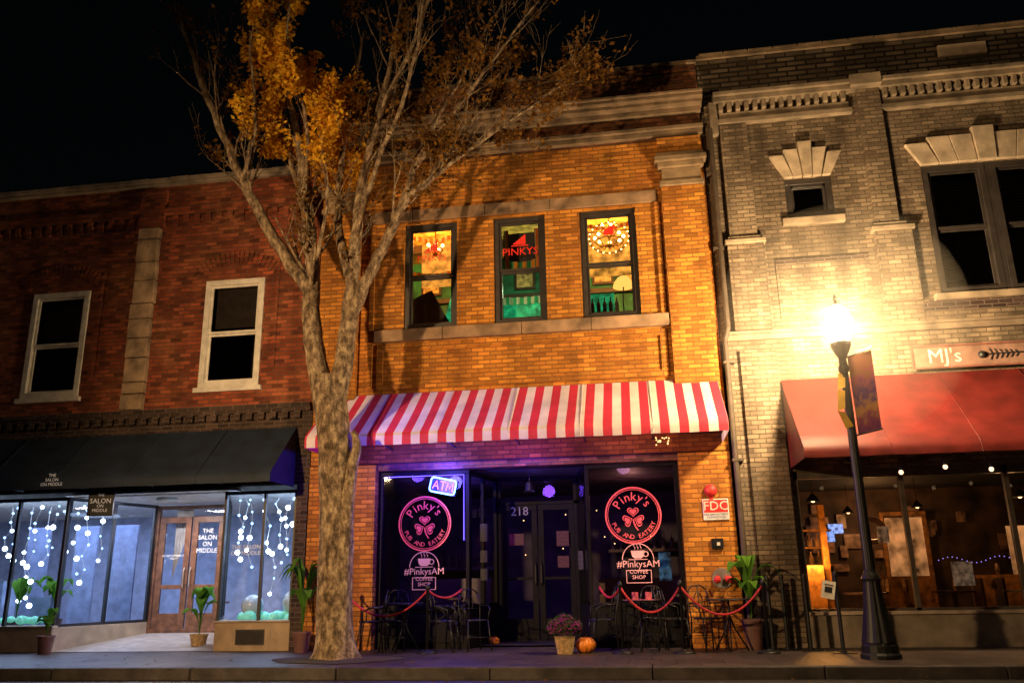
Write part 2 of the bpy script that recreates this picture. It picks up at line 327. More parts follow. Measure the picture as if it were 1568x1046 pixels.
for i in range(7): c.box(-6.78,-6.32,-.03,-.014,.14+i*.027,.148+i*.027)
for i in range(11): c.box(-6.76+i*.042,-6.752+i*.042,-.03,-.014,.12,.32)
c.make('vent_grille',M_frame,S)
fr=MB()
for x in (-17,-15.4,-14.2,-13.0,-11.9,-11.15,-10.19): fr.box(x-.025,x+.025,.03,.09,.43,2.62)
fr.box(-18,-10.17,.03,.09,2.56,2.62)
for x in (-7.17,-6.45,-5.89): fr.box(x-.022,x+.022,.03,.09,.48,2.62)
fr.box(-7.19,-5.87,.03,.09,2.56,2.615)
for p,q,h in (((-10.165,.06),(-9.62,2.0),.40),((-8.1,2.0),(-7.19,.06),.45)):
    P=Vector(p);Q=Vector(q)
    ang(fr,p,q,h,h+.05); ang(fr,p,q,2.56,2.62)
    for t in (0,.48,.96): ang(fr,P.lerp(Q,t),P.lerp(Q,t+.03),h+.05,2.56,.05)
fr.make('shopfront_frames',M_frame,S)
g=MB(); g.quad((-18,.06,.43),(-10.17,.06,.43),(-10.17,.06,2.56),(-18,.06,2.56)); g.quad((-7.19,.06,.48),(-5.87,.06,.48),(-5.87,.06,2.56),(-7.19,.06,2.56))
g.quad((-10.145,.07,.45),(-9.6,2.0,.45),(-9.6,2.0,2.56),(-10.145,.07,2.56)); g.quad((-8.12,2.0,.5),(-7.21,.07,.5),(-7.21,.07,2.56),(-8.12,2.0,2.56)); g.make('shop_glass',M_glass,S)
MB().quad((-10.15,0,.008),(-7.2,0,.008),(-8.1,2.05,.2),(-9.62,2.05,.2)).make('entry_floor',M_salonf,S)
MB().quad((-10.3,-.02,2.640),(-7.0,-.02,2.640),(-7.0,2.1,2.640),(-10.3,2.1,2.640)).make('entry_ceiling',M_white,S)
dw=mat('stained_wood',(.17,.075,.04),.45,var=.45,nsc=8)
d=MB()
for a,b in ((-9.55,-8.88),(-8.85,-8.18)):
    ring(d,a,b,.2,2.38,2.0,2.05,.12); d.box(a+.12,b-.12,2.0,2.045,.32,.55); d.box(a+.12,b-.12,2.005,2.04,1.0,1.08)
ring(d,-9.64,-8.09,.19,2.6,1.98,2.07,.07)
d.make('double_door',dw,S,bevel=.004)
c=MB(); c.tube([(-8.93,1.97,1.0),(-8.93,1.93,1.05),(-8.93,1.93,1.35),(-8.93,1.97,1.4)],.012,6); c.tube([(-8.80,1.97,1.0),(-8.80,1.93,1.05),(-8.80,1.93,1.35),(-8.80,1.97,1.4)],.012,6); c.make('door_handles',M_stone,S)
MB().quad((-9.55,2.02,.3),(-8.18,2.02,.3),(-8.18,2.02,2.6),(-9.55,2.02,2.6)).make('door_glass',M_glass,S)
t=MB(); t.text('BY APPOINTMENT\nONLY',.055,TM(-9.2,1.985,1.6)); t.text('THE\nSALON\nON\nMIDDLE',.125,TM(-8.50,1.97,1.9)); t.text('THE SALON\nON MIDDLE',.10,TM(-6.75,.05,1.62)); t.make('door_lettering',M_text,S)
cu=MB()
for i in range(12):
    x=-9.35+i*.03; cu.quad((x,2.25+.02*(i%2),1.2+i*.1),(x+.03,2.25+.02*((i+1)%2),1.3+i*.1),(x+.03,2.25+.02*((i+1)%2),2.6),(x,2.25+.02*(i%2),2.6))
cu.make('door_curtain',M_white,S)
M_teal=mat('green_display_floss',(.25,.6,.45),.8,emit=(.2,.9,.6),es=.3,bump=.05,nsc=8)
sb=empty('string_lights'); b=MB(); b2=MB(); wv=MB()
for (x0,x1,n,y) in ((-13.4,-10.35,9,.42),(-7.05,-6.0,5,.42),(-12.8,-10.3,7,1.3),(-7.3,-6.1,3,1.1)):
    for i in range(n):
        x=x0+(x1-x0)*i/(n-1)+random.uniform(-.08,.08); L=random.uniform(.9,1.95); yy=y+random.uniform(-.1,.15)
        zz=2.5; P=[(x,yy,2.62)]
        while zz>2.62-L:
            xx=x+random.uniform(-.09,.09); r_=random.choice([.018,.024,.034,.046]); (b if r_>.03 else b2).sphere((xx,yy,zz),r_,8); P.append((xx,yy,zz)); zz-=random.uniform(.12,.3)
        wv.tube(P,.004,3)
b.make('bulbs',emis('salon_bulbs',(.60,.80,1.0),14),sb,smooth=True); b2.make('small_bulbs',emis('salon_small_bulbs',(.25,.5,1.0),6),sb,smooth=True); wv.make('wire',M_white,sb)
light('salon_ceiling_light','AREA',(-11.6,2.2,2.6),170,(.45,.58,1),3.5,S,(0,0,0),2.5)
light('salon_ceiling_light','AREA',(-6.7,1.7,2.6),95,(.45,.64,1),1.0,S,(0,0,0),2.0)
light('string_light_glow','POINT',(-11.6,.35,1.8),26,(.4,.6,1),.2,S); light('string_light_glow','POINT',(-6.5,.35,1.8),16,(.4,.65,1),.2,S)
light('entry_ceiling_light','AREA',(-8.8,1.0,2.56),60,(.95,.88,.92),.5,S)
c=MB(); c.lathe([(.17,0),(.2,.02),(.17,.05),(.02,.06)],(-8.8,.9,2.58),20); c.make('entry_ceiling_fixture',M_white,S,smooth=True)
c=MB()
for x in (-12.9,-11.8,-10.9): c.box(x,x+.5,2.6,2.65,.1,2.3)
c.box(-12.6,-12.2,1.2,1.6,.1,1.2); c.box(-6.9,-6.3,2.4,2.45,.1,2.4); c.box(-11.4,-11.0,1.0,1.3,.1,.9); c.make('display_panels',mat('grey_panel',(.18,.22,.34),.6),S)
c=MB(); random.seed(3)
for i in range(46): 
    x=random.uniform(-7.1,-5.95) if i<26 else random.uniform(-13,-10.5); y=random.uniform(.36,.8); c.sphere((x,y,.49+random.uniform(0,.05)),random.uniform(.05,.12),8,.8)
c.make('display_floss',M_teal,S,smooth=True)
c=MB(); c.sphere((-6.8,.55,.70),.19,20); c.lathe([(.05,0),(.15,.08),(.19,.2),(.14,.33),(.06,.4),(.08,.45)],(-6.15,.75,.55),18); c.make('vases',mat('ceramic_vase',(.4,.42,.42),.2),S,smooth=True)
c=MB(); c.lathe([(.3,.70),(.3,.73)],(-8.9,3.2,0),20); c.tube([(-8.9,3.2,.05),(-8.9,3.2,.7)],.03,8); c.make('interior_table',dw,S)
def awning(name,m,x0,x1,zt,yf,zf,zb,close=True,sag=.03,ribs=6,under=None):
    e=empty(name); mb=MB(); nx=ribs*6; ny=6
    for i in range(nx+1):
        u=i/nx; x=x0+(x1-x0)*u; s=abs(math.sin(u*ribs*math.pi))
        for j in range(ny+1):
            v=j/ny; mb.v.append((x,yf*v,zt+(zf-zt)*v-sag*s*math.sin(v*math.pi)))
        mb.v.append((x,yf-.012,(zf+zb)/2-.004*s)); mb.v.append((x,yf-.004+.012*math.sin(u*70),zb-.006*s))
    k=ny+3
    for i in range(nx):
        for j in range(k-1): mb.f.append((i*k+j,(i+1)*k+j,(i+1)*k+j+1,i*k+j+1))
    mb.make('canopy',m,e,smooth=True)
    if close:
        sd=MB()
        for x in (x0,x1): n=len(sd.v); sd.v+=[(x,0,zt),(x,yf,zf),(x,yf,zb),(x,0,zb)]; sd.f.append((n,n+1,n+2,n+3))
        sd.make('side_panels',m,e)
    fr=MB()
    for i in range(ribs+1):
        x=x0+(x1-x0)*i/ribs; x=min(max(x,x0+.03),x1-.03)
        fr.tube([(x,-.02,zt-.05),(x,yf+.03,zf-.03)],.015,6); fr.tube([(x,-.02,zb+.1),(x,yf+.03,zf-.05)],.015,6)
    fr.tube([(x0+.02,yf+.03,zf-.03),(x1-.02,yf+.03,zf-.03)],.015,6); fr.make('frame',M_blackm,e)
    sm=MB()
    for i in range(1,ribs):
        x=x0+(x1-x0)*i/ribs; sm.tube([(x,-.02,zt+.002),(x,yf,zf+.004),(x,yf-.016,zb)],.006,4)
    sm.make('seams',m,e); return e
a=awning('navy_awning',mat('navy_canvas',(.012,.022,.045),.75,var=.35,nsc=3,trans=.05),-17.5,-5.93,3.70,-.96,2.80,2.65,ribs=9)
t=MB(); t.text('THE\nSALON\nON MIDDLE',.075,TM(-9.8,-.985,2.80)) ; t.make('awning_lettering',M_text,a)
hs=empty('hanging_shop_sign'); Mh=Matrix.Translation((-9.18,-.5,2.42))@Matrix.Rotation(math.radians(8),4,'Z')
c=MB(); c.box(-.22,.22,-.02,.02,-.2,.22,Mh); c.make('board',M_black,hs,bevel=.004)
c=MB(); c.tube([Mh@Vector((-.15,0,.22)),Mh@Vector((-.15,0,.42))],.006,5); c.tube([Mh@Vector((.15,0,.22)),Mh@Vector((.15,0,.42))],.006,5); c.make('chains',M_blackm,hs)
t=MB(); t.text('THE',.06,Mh@TM(0,-.024,.15)); t.text('SALON',.115,Mh@TM(0,-.024,.05)); t.text('ON\nMIDDLE',.075,Mh@TM(0,-.024,-.07)); t.make('lettering',M_text,hs)

# ============================================================ PUB BUILDING
P=empty('brick_pub_building')
W=[(-4.04,-3.06,5.36,7.38),(-2.39,-1.45,5.36,7.38),(-.83,.165,5.36,7.38)]
w=MB(); wall(w,-5.64,1.42,3.0,8.62,0,W,.22); w.make('upper_wall',M_ybrick,P)
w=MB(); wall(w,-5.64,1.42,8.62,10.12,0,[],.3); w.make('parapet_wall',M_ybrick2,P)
c=MB(); c.box(-5.66,1.44,-.10,0,8.66,8.76); c.box(-5.66,1.45,-.15,0,8.76,8.84)
c.box(-5.66,1.44,-.10,0,9.10,9.20); c.box(-5.68,1.46,-.24,0,9.20,9.27); c.box(-5.70,1.47,-.34,0,9.27,9.34); c.box(-5.70,1.47,-.38,0,9.34,9.40)
c.box(-5.66,1.44,-.06,.34,10.12,10.20)
c.make('stone_cornice',M_stoned,P,bevel=.012)
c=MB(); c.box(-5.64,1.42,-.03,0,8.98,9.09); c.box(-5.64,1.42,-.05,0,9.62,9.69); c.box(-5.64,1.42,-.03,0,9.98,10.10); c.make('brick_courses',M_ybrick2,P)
c=MB()
for a,b in ((.64,1.36),(-5.58,-4.86)):
    c.box(a,b,-.12,0,3.3,7.66)
    c.box(a-.02,b+.02,-.14,0,8.3,8.6)
c.make('pilasters',M_ybrick,P)
c=MB()
for a,b in ((.64,1.36),(-5.58,-4.86)):
    c.box(a-.03,b+.03,-.16,0,7.66,7.76); c.box(a+.02,b-.02,-.13,0,7.76,8.0); c.box(a-.04,b+.04,-.19,0,8.0,8.10); c.box(a-.09,b+.09,-.25,0,8.10,8.20); c.box(a-.06,b+.06,-.21,0,8.20,8.28)
c.make('pilaster_capitals',mat('stained_stone',(.22,.15,.085),.85,var=.5,nsc=3,bump=.012),P,bevel=.012)
M_stone2=mat('stone_band',(.25,.155,.09),.8,var=.55,nsc=3,bump=.012)
c=MB()
xs=[-4.82,-3.9,-2.55,-1.35,.56]
for i in range(4): c.box(xs[i]+.004,xs[i+1]-.004,-.035,0,7.43,7.66)
c.make('lintel_band',M_stone2,P,bevel=.008)
c=MB(); xs=[-4.55,-3.3,-1.9,-.7,.62]
for i in range(4): c.box(xs[i]+.004,xs[i+1]-.004,-.11,0,5.13,5.345)
c.make('sill_band',M_stone2,P,bevel=.01)
c=MB(); ring(c,-4.5,.56,4.26,5.09,-.035,0,.11); c.box(-4.66,-4.58,-.05,0,4.3,7.4); c.box(.50,.585,-.05,0,5.35,7.42); c.make('panel_border',M_ybrick,P)
for a,b,z0,z1 in W:
    sash(P,a+.005,b-.005,z0+.005,z1-.005,.08,M_frame,.085,M_glass,rail=z0+1.0)
M_green=mat('green_wall',(.02,.15,.07),.7,var=.7,nsc=2)
M_tin=mat('tin_ceiling',(.62,.32,.07),.5,var=.8,nsc=6,bump=.03)
room(P,'bar_room',-5.5,1.3,.23,3.4,4.8,7.95,M_green,dw,M_tin)
c=MB()
for y in (1.0,2.3): c.box(-5.45,1.25,y,y+.12,7.76,7.93)
c.box(-5.4,1.2,3.28,3.36,6.95,7.05)
for x in (-2.83,-1.08): c.box(x-.05,x+.05,.3,3.3,4.85,7.9)
for x in (-4.6,-3.9,-2.5,-1.9,-.8,-.2): c.box(x,x+.45,3.32,3.36,7.15,7.6)
c.make('timber_beams',mat('beam_wood',(.06,.03,.018),.6),P)
c=MB()
for i,x in enumerate((-4.6,-3.9,-2.5,-1.9,-.8,-.2)): c.box(x+.05,x+.4,3.30,3.318,7.2,7.55)
c.make('framed_pictures',mat('picture_prints',(.5,.3,.12),.5,var=.95,nsc=9),P)
light('room_light','POINT',(-3.7,1.1,7.35),330,(1,.50,.10),.1,P); light('room_light','POINT',(-.35,1.4,7.2),280,(1,.53,.13),.1,P); light('room_light','POINT',(-1.95,1.8,6.6),60,(.75,1,.5),.1,P)
ch=MB(); cb=MB(); cx,cy=-.33,.62
def chand(cx,cy,cz,r,n):
    ch.tube([(cx+r*math.cos(i*math.pi/8),cy+r*math.sin(i*math.pi/8),cz-.05) for i in range(16)],.014,6,loop=True)
    for i in range(n):
        an=i*2*math.pi/n; px,py=cx+r*math.cos(an),cy+r*math.sin(an); ch.tube([(cx,cy,cz-.12),(cx+r*.6*math.cos(an),cy+r*.6*math.sin(an),cz-.16),(px,py,cz-.04)],.01,5); cb.sphere((px,py,cz+.03),.034,8)
    ch.tube([(cx,cy,cz-.15),(cx,cy,7.9)],.012,6); ch.sphere((cx,cy,cz-.14),.05,10)
chand(cx,cy,7.06,.26,8); chand(cx,cy,7.26,.14,5); chand(-3.5,1.6,7.4,.22,6); chand(-3.6,.55,7.12,.14,5)
for i in range(20):
    a=i*math.pi/10; cb.sphere((cx+.36*math.cos(a),.42,7.0+.30*math.sin(a)),.014,6)
ch.tube([(cx+.36*math.cos(i*math.pi/10),.43,7.0+.30*math.sin(i*math.pi/10)) for i in range(20)],.012,5,loop=True)
ch.make('chandelier_frame',mat('brass',(.5,.32,.1),.3,metal=1),P); cb.make('chandelier_bulbs',emis('warm_bulbs',(1,.5,.14),14),P)
c=MB(); c.lathe([(.19,0),(.17,.08),(.10,.17),(.05,.2)],(-.12,.55,6.08),18); c.make('lamp_shade',emis('lit_lampshade',(1,.46,.08),1.7),P)
c=MB(); c.tube([(-.12,.55,5.3),(-.14,.55,5.8),(-.12,.55,6.1)],.012,6); c.make('lamp_stem',M_blackm,P)
M_ob=stripem('orange_green_bunting',(.85,.35,.04),(.05,.35,.15),.16,trans=.5)
M_gw=stripem('green_white_valance',(.05,.45,.2),(.75,.75,.55),.13,trans=.5)
M_ob2=stripem('orange_white_bunting',(.8,.2,.03),(.75,.6,.3),.11,trans=.5)
def swag(x0,x1,z,d,h,y,m,nm):
    b=MB(); n=16
    for i in range(n+1):
        u=i/n; x=x0+(x1-x0)*u; s=d*math.sin(u*math.pi); b.v+=[(x,y+.02*math.sin(u*30),z-s),(x,y+.03*math.sin(u*30),z-s-h)]
    for i in range(n): b.f.append((2*i,2*i+2,2*i+3,2*i+1))
    b.make(nm,m,P)
swag(-2.3,-1.54,6.72,.1,.17,.35,M_ob,'bunting'); swag(-2.3,-1.54,5.98,.02,.14,.4,M_gw,'valance'); swag(-2.3,-1.54,5.60,.0,.1,.45,M_gw,'valance')
swag(-3.95,-3.15,7.28,.09,.09,.3,M_ob2,'bunting'); swag(-.75,.08,7.26,.09,.08,.3,M_ob2,'bunting'); swag(-3.95,-3.15,6.56,.06,.1,.3,M_ob2,'bunting')
for x in (-2.22,-1.66): 
    b=MB(); b.quad((x,.32,6.4),(x+.07,.32,6.4),(x+.05,.32,7.25),(x-.02,.32,7.25)); b.make('drape',M_ob2,P)
M_gl=mat('green_lit_panel',(.03,.4,.18),.6,emit=(.02,.6,.22),es=.36,var=.8,nsc=7)
c=MB(); c.quad((-2.3,.5,5.62),(-1.5,.5,5.62),(-1.5,.5,5.88),(-2.3,.5,5.88)); c.quad((-.75,.9,5.75),(-.3,.9,5.75),(-.3,.9,6.1),(-.75,.9,6.1)); c.quad((-3.55,.8,5.5),(-3.1,.8,5.4),(-3.1,.8,6.0),(-3.35,.8,6.2)); c.make('green_panel',M_gl,P)
c=MB(); c.quad((-3.95,.9,6.45),(-3.12,.9,6.45),(-3.12,.9,7.34),(-3.95,.9,7.34)); c.quad((-.75,.95,6.45),(.1,.95,6.45),(.1,.95,7.34),(-.75,.95,7.34)); c.make('warm_glow_panel',mat('amber_panel',(.55,.3,.08),.5,emit=(1,.46,.06),es=.6,var=.7,nsc=7),P)  # glowing panels added for the warm light in two upper sashes
c=MB(); c.quad((-2.3,.6,6.5),(-1.5,.6,6.5),(-1.5,.6,7.3),(-2.3,.6,7.3)); c.quad((-4.0,.5,5.4),(-3.2,.5,5.4),(-3.65,.5,6.25),(-4.0,.5,6.1)); c.box(-.8,.15,.8,.83,5.3,5.7); c.box(-2.35,-1.48,.7,.73,5.3,5.55)
for i in range(5): c.lathe([(.035,0),(.035,.16),(.012,.22),(.012,.28)],(-.7+i*.11,.78,5.7),8)
c.make('dark_backdrop',M_dark,P)
t=MB()
for cx in (-3.55,-1.92):
    t.text('PINKYS',.17 if cx<-3 else .2,TM(cx,.095,6.72),line=1)
    z=6.86
    for i in range(5): 
        h=.05+.035*i; t.quad((cx-.12+i*.045,.095,z),(cx-.078+i*.045,.095,z),(cx-.078+i*.045,.095,z+h),(cx-.12+i*.045,.095,z+h-.02))
    t.box(cx-.16,cx+.15,.093,.095,z-.03,z-.012)
t.prism([(-.42,6.92),(-.24,6.92),(-.22,7.12),(-.3,7.06),(-.4,7.02)],.092,.095)
t.make('window_lettering',mat('red_window_lettering',(.5,.02,.01),.5,emit=(1,.015,.008),es=.35),P)
c=MB(); c.box(.60,1.42,-.02,.5,0,2.98); c.box(-5.64,-4.47,-.02,.5,0,2.98); c.make('ground_floor_piers',M_ybrick,P)
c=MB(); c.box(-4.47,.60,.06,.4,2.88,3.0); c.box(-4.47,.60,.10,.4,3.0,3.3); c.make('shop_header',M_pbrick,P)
M_pint=mat('pub_dark_wall',(.06,.04,.06),.7,var=.6,nsc=3)
room(P,'pub_interior',-5.6,1.4,.5,5.5,.03,2.9,M_pint,M_dark,M_pint)
MB().quad((-4.47,.4,2.87),(.6,.4,2.87),(.6,1.6,2.87),(-4.47,1.6,2.87)).make('recess_ceiling',mat('recess_ceiling_paint',(.2,.17,.24),.6),P)
fr=MB()
for a,b in ((-4.45,-2.88),(-.93,.58)):
    ring(fr,a,b,.62,2.86,.16,.24,.06); fr.box(a,b,.17,.23,0,.62); fr.box(a+.1,b-.1,.15,.17,.1,.52)
for p,q in (((-2.88,.2),(-2.62,1.5)),((-1.18,1.5),(-.93,.2))):
    ang(fr,p,q,.0,.62,.05); ang(fr,p,q,.62,.68,.06); ang(fr,p,q,2.78,2.86,.06)
    Pp=Vector(p);Q=Vector(q)
    for t in (0,.47,.94): ang(fr,Pp.lerp(Q,t),Pp.lerp(Q,t+.06),.6,2.86,.06)
ring(fr,-2.62,-1.18,.0,2.86,1.48,1.56,.06); fr.box(-2.62,-1.18,1.48,1.56,2.36,2.42)
for a,b in ((-2.56,-1.91),(-1.89,-1.24)): ring(fr,a,b,.06,2.36,1.5,1.54,.1); fr.box(a+.1,b-.1,1.505,1.535,.16,.4); fr.box(a+.1,b-.1,1.5,1.53,1.05,1.1)
fr.make('shopfront_frames',mat('pub_dark_frame',(.007,.006,.007),.6,var=.3,spec=.15),P,bevel=.004)
c=MB()
for x in (-1.95,-1.85): c.tube([(x,1.49,.95),(x,1.44,1.0),(x,1.44,1.3),(x,1.49,1.35)],.012,6)
c.make('door_handles',M_frame,P)
g=MB()
for a,b in ((-4.39,-2.94),(-.87,.52)): g.quad((a,.2,.68),(b,.2,.68),(b,.2,2.8),(a,.2,2.8))
g.quad((-2.86,.24,.66),(-2.62,1.46,.66),(-2.62,1.46,2.8),(-2.86,.24,2.8)); g.quad((-1.18,1.46,.66),(-.95,.24,.66),(-.95,.24,2.8),(-1.18,1.46,2.8)); g.quad((-2.56,1.52,.16),(-1.24,1.52,.16),(-1.24,1.52,2.8),(-2.56,1.52,2.8))
g.make('shop_glass',M_glass,P)
t=MB(); t.text('218',.22,TM(-2.22,1.47,2.24)); t.make('door_number',mat('number_vinyl',(.16,.14,.2),.5,emit=(.5,.4,.75),es=.10),P)
c=MB(); 
for (x,y,z,sx,sz) in ((-2.28,1.46,1.75,.26,.2),(-1.45,1.46,1.75,.22,.26),(-1.45,1.46,1.35,.2,.2)): c.box(x-sx/2,x+sx/2,y-.01,y,z-sz/2,z+sz/2)
c.make('door_notices',mat('notice_paper',(.03,.010,.015),.6,emit=(.5,.04,.08),es=.07,nsc=40,var=.9),P)
c=MB()
for (z,h) in ((1.85,.3),(1.45,.2),(1.15,.2)): c.box(-2.82,-2.68,.8,.81,z-h/2,z+h/2)
c.box(-1.12,-1.04,.6,.61,1.2,1.5); c.make('side_notices',mat('dim_paper',(.05,.04,.06),.6,nsc=40,var=.9),P)
c=MB(); c.box(-4.6,-3.0,2.8,3.3,.03,1.1); c.box(-.9,.9,2.6,3.1,.03,1.05); c.box(-4.8,-3.2,4.9,5.2,1.3,1.36); c.box(-.8,1.0,4.9,5.2,1.6,1.66)
for i in range(9): c.lathe([(.04,0),(.04,.18),(.015,.24),(.015,.3)],(-4.7+i*.17,5.05,1.36),8); c.lathe([(.04,0),(.04,.18),(.015,.24),(.015,.3)],(-.7+i*.18,5.05,1.66),8)
for x in (-4.2,-3.6,-.5,.1,.6): c.lathe([(.16,.72),(.16,.76)],(x,2.3,0),12); c.tube([(x,2.3,.03),(x,2.3,.72)],.025,6)
c.make('bar_counter',mat('bar_wood',(.12,.07,.06),.4),P)
c=MB(); c.box(.2,.40,.75,.77,1.0,1.45); c.make('hanging_shirt',mat('blue_fabric',(.05,.15,.28),.8,emit=(.05,.2,.4),es=.12,nsc=9,var=.9),P)
c=MB()
for i in range(7): c.sphere((-2.3+random.uniform(-.2,1.0),3.0+random.random(),random.uniform(1.2,2.4)),.012,6)
for i in range(8): c.sphere((random.uniform(-4.2,.4),random.uniform(2.5,5),random.uniform(1.5,2.6)),.012,6)
c.make('interior_pinpoints',emis('small_amber_lights',(1,.5,.2),4),P)
light('pub_interior_light','POINT',(-3.6,2.2,2.5),18,(.2,.10,1),.1,P); light('pub_interior_light','POINT',(-.2,2.3,2.5),10,(.95,.35,.3),.1,P); light('recess_light','POINT',(-1.9,.9,2.62),1.5,(.35,.16,1),.06,P)
c=MB(); c.tube([(-1.95,.9,2.87),(-1.95,.9,2.72)],.01,6); c.lathe([(.03,0),(.07,-.03),(.09,-.17),(.12,-.2)],(-1.95,.9,2.72),14); c.make('recess_pendant',M_blackm,P)
def ringdisc(mb,cx,y,cz,r,w,n=40):
    n0=len(mb.v)
    for i in range(n):
        a=2*math.pi*i/n; mb.v+=[(cx+r*math.cos(a),y,cz+r*math.sin(a)),(cx+(r-w)*math.cos(a),y,cz+(r-w)*math.sin(a))]
    for i in range(n): j=(i+1)%n; mb.f.append((n0+2*i,n0+2*j,n0+2*j+1,n0+2*i+1))
def clover(mb,cx,y,cz,s):
    # three heart-shaped leaves (points at the centre) drawn as a filled band with an inner line, plus a curved stem
    for an in (0,112,-112):
        a=math.radians(an); k=28
        def pt(t,q):
            hx=.62*math.sin(t)**3; hz=.58*(13*math.cos(t)-5*math.cos(2*t)-2*math.cos(3*t)-math.cos(4*t))/17
            hx*=q; hz=hz*q+.66
            return (cx+(hx*math.cos(a)+hz*math.sin(a))*s,y,cz+(-hx*math.sin(a)+hz*math.cos(a))*s)
        for (qa,qb) in ((1.0,.80),(.60,.06)):
            n0=len(mb.v)
            for i in range(k): t=2*math.pi*i/k; mb.v.append(pt(t,qa)); mb.v.append(pt(t,qb))
            for i in range(k): j=(i+1)%k; mb.f.append((n0+2*i,n0+2*j,n0+2*j+1,n0+2*i+1))
    for i in range(5):
        u=i/5; v=(i+1)/5; f=lambda q:(cx+.07*q*q,cz-.02-s*1.15*q)
        (xa,za),(xb,zb_)=f(u),f(v); mb.quad((xa-.011,y,za),(xa+.011,y,za),(xb+.014,y,zb_),(xb-.010,y,zb_))
def logo(cx,cz,y=.185):
    m=MB(); ringdisc(m,cx,y,cz,.455,.024); ringdisc(m,cx,y,cz,.415,.009)
    for i,(chh,an_) in enumerate(zip("Pinky's",(-56,-36,-18,3,25,40,52))):
        an=math.radians(an_); m.text(chh,.20,TM(cx+.295*math.sin(an),y,cz+.295*math.cos(an),-an))
    for i,chh in enumerate("PUB AND EATERY"):
        an=math.radians(246-i*10.2); m.text(chh,.10,TM(cx+.345*math.sin(an),y,cz+.345*math.cos(an),math.pi-an))
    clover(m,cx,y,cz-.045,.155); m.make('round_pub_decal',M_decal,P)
logo(-3.65,1.99); logo(-.17,2.03)
def coffee(cx,cz,y=.185):
    m=MB(); m.text("#PinkysAM",.15,TM(cx,y,cz+.06))
    m.prism([(cx-.11,cz+.27),(cx+.11,cz+.27),(cx+.09,cz+.18),(cx+.05,cz+.15),(cx-.05,cz+.15),(cx-.09,cz+.18)],y-.002,y)
    ringdisc(m,cx+.125,y,cz+.215,.045,.014,20); m.box(cx-.15,cx+.15,y-.002,y,cz+.128,cz+.138)
    for i in (-1,0,1): m.tube([(cx+i*.05+.012*math.sin(k*1.6),y,cz+.29+k*.02) for k in range(5)],.004,4)
    n=24
    for i in range(n):
        a0=math.pi*i/n; a1=math.pi*(i+1)/n; r=.255
        m.quad((cx+r*math.cos(a0),y,cz+.13+r*math.sin(a0)),(cx+(r-.012)*math.cos(a0),y,cz+.13+(r-.012)*math.sin(a0)),(cx+(r-.012)*math.cos(a1),y,cz+.13+(r-.012)*math.sin(a1)),(cx+r*math.cos(a1),y,cz+.13+r*math.sin(a1)))
    m.text("COFFEE\nSHOP",.085,TM(cx,y,cz-.10)); ring(m,cx-.2,cx+.2,cz-.23,cz-.03,y-.002,y,.010)
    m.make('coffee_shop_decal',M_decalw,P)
coffee(-3.65,1.15); coffee(-.13,1.20)
A=empty('atm_neon_sign'); MA=Matrix.Translation((-3.33,.14,2.60))@Matrix.Rotation(math.radians(12),4,'Y')
pts=[]
for (cx,cz,a0) in ((.17,.07,0),(-.17,.07,90),(-.17,-.07,180),(.17,-.07,270)):
    for i in range(5): a=math.radians(a0+i*22.5); pts.append(MA@Vector((cx+.05*math.cos(a),0,cz+.05*math.sin(a))))
m=MB(); m.tube(pts,.013,8,loop=True); m.make('border_tube',emis('pale_blue_neon',(.16,.42,1),7),A)
m=MB(); T=lambda L:[MA@Vector((x,-.005,z)) for x,z in L]
m.tube(T([(-.17,-.07),(-.12,.07),(-.07,-.07)]),.009,6); m.tube(T([(-.15,-.02),(-.09,-.02)]),.008,6); m.tube(T([(-.05,.07),(.05,.07)]),.009,6); m.tube(T([(0,.07),(0,-.07)]),.009,6); m.tube(T([(.07,-.07),(.08,.07),(.125,-.03),(.17,.07),(.18,-.07)]),.009,6); m.make('letters',emis('pink_neon',(1,.25,.5),3),A)
m=MB(); m.box(-.23,.23,.01,.025,-.13,.13,MA); m.make('backing',mat('neon_backing',(.05,.05,.3),.4,emit=(.02,.03,1),es=.5),A)
c=MB(); c.tube([(-4.36,.15,2.78),(-2.97,.15,2.78),(-2.97,.15,1.7)],.007,6); c.make('window_neon_tube',emis('window_blue_neon',(.10,.06,1),6),P)
light('neon_glow','POINT',(-3.2,-.15,2.70),110,(.06,.05,1),.12,A); light('neon_glow','POINT',(-4.0,-.6,2.9),55,(.10,.04,1),.12,A); light('neon_glow','POINT',(-1.9,-.5,2.8),48,(.18,.05,1),.12,A); light('neon_glow','POINT',(-.3,-.5,2.9),9,(.6,.25,.6),.12,A)
M_stripe=stripem('red_white_stripe_canvas',(.72,.035,.075),(.88,.78,.72),.285,trans=.18)
PA=awning('striped_awning',M_stripe,-5.27,1.32,4.20,-1.2,3.30,3.12,close=False,ribs=6,sag=.02)
sd=MB()
for x in (-5.27,1.32): sd.tri((x,0,4.2),(x,-1.2,3.3),(x,0,3.3)); sd.quad((x,-1.2,3.3),(x,-1.2,3.12),(x,0,3.12),(x,0,3.3))
sd.make('side_panels',M_stripe,PA)
sb_=empty('awning_string_bulbs')
m=MB(); 
for i in range(14): m.sphere((.25+random.uniform(0,.25),-.3+random.uniform(-.1,.1),3.2-random.uniform(0,.12)),.012,6)
m.make('bulbs',emis('tiny_warm_bulbs',(1,.6,.2),3),sb_)
F=empty('fire_department_sign'); m=MB(); m.box(.93,1.33,-.045,-.022,1.90,2.23); m.make('plate',mat('sign_white',(.7,.68,.66),.4),F,bevel=.006)
m=MB(); m.box(.945,1.315,-.049,-.0455,2.02,2.215); m.make('red_field',mat('sign_red',(.65,.03,.03),.4),F)
m=MB(); m.text('FDC',.20,TM(1.13,-.052,2.115)); m.make('letters',M_white,F)
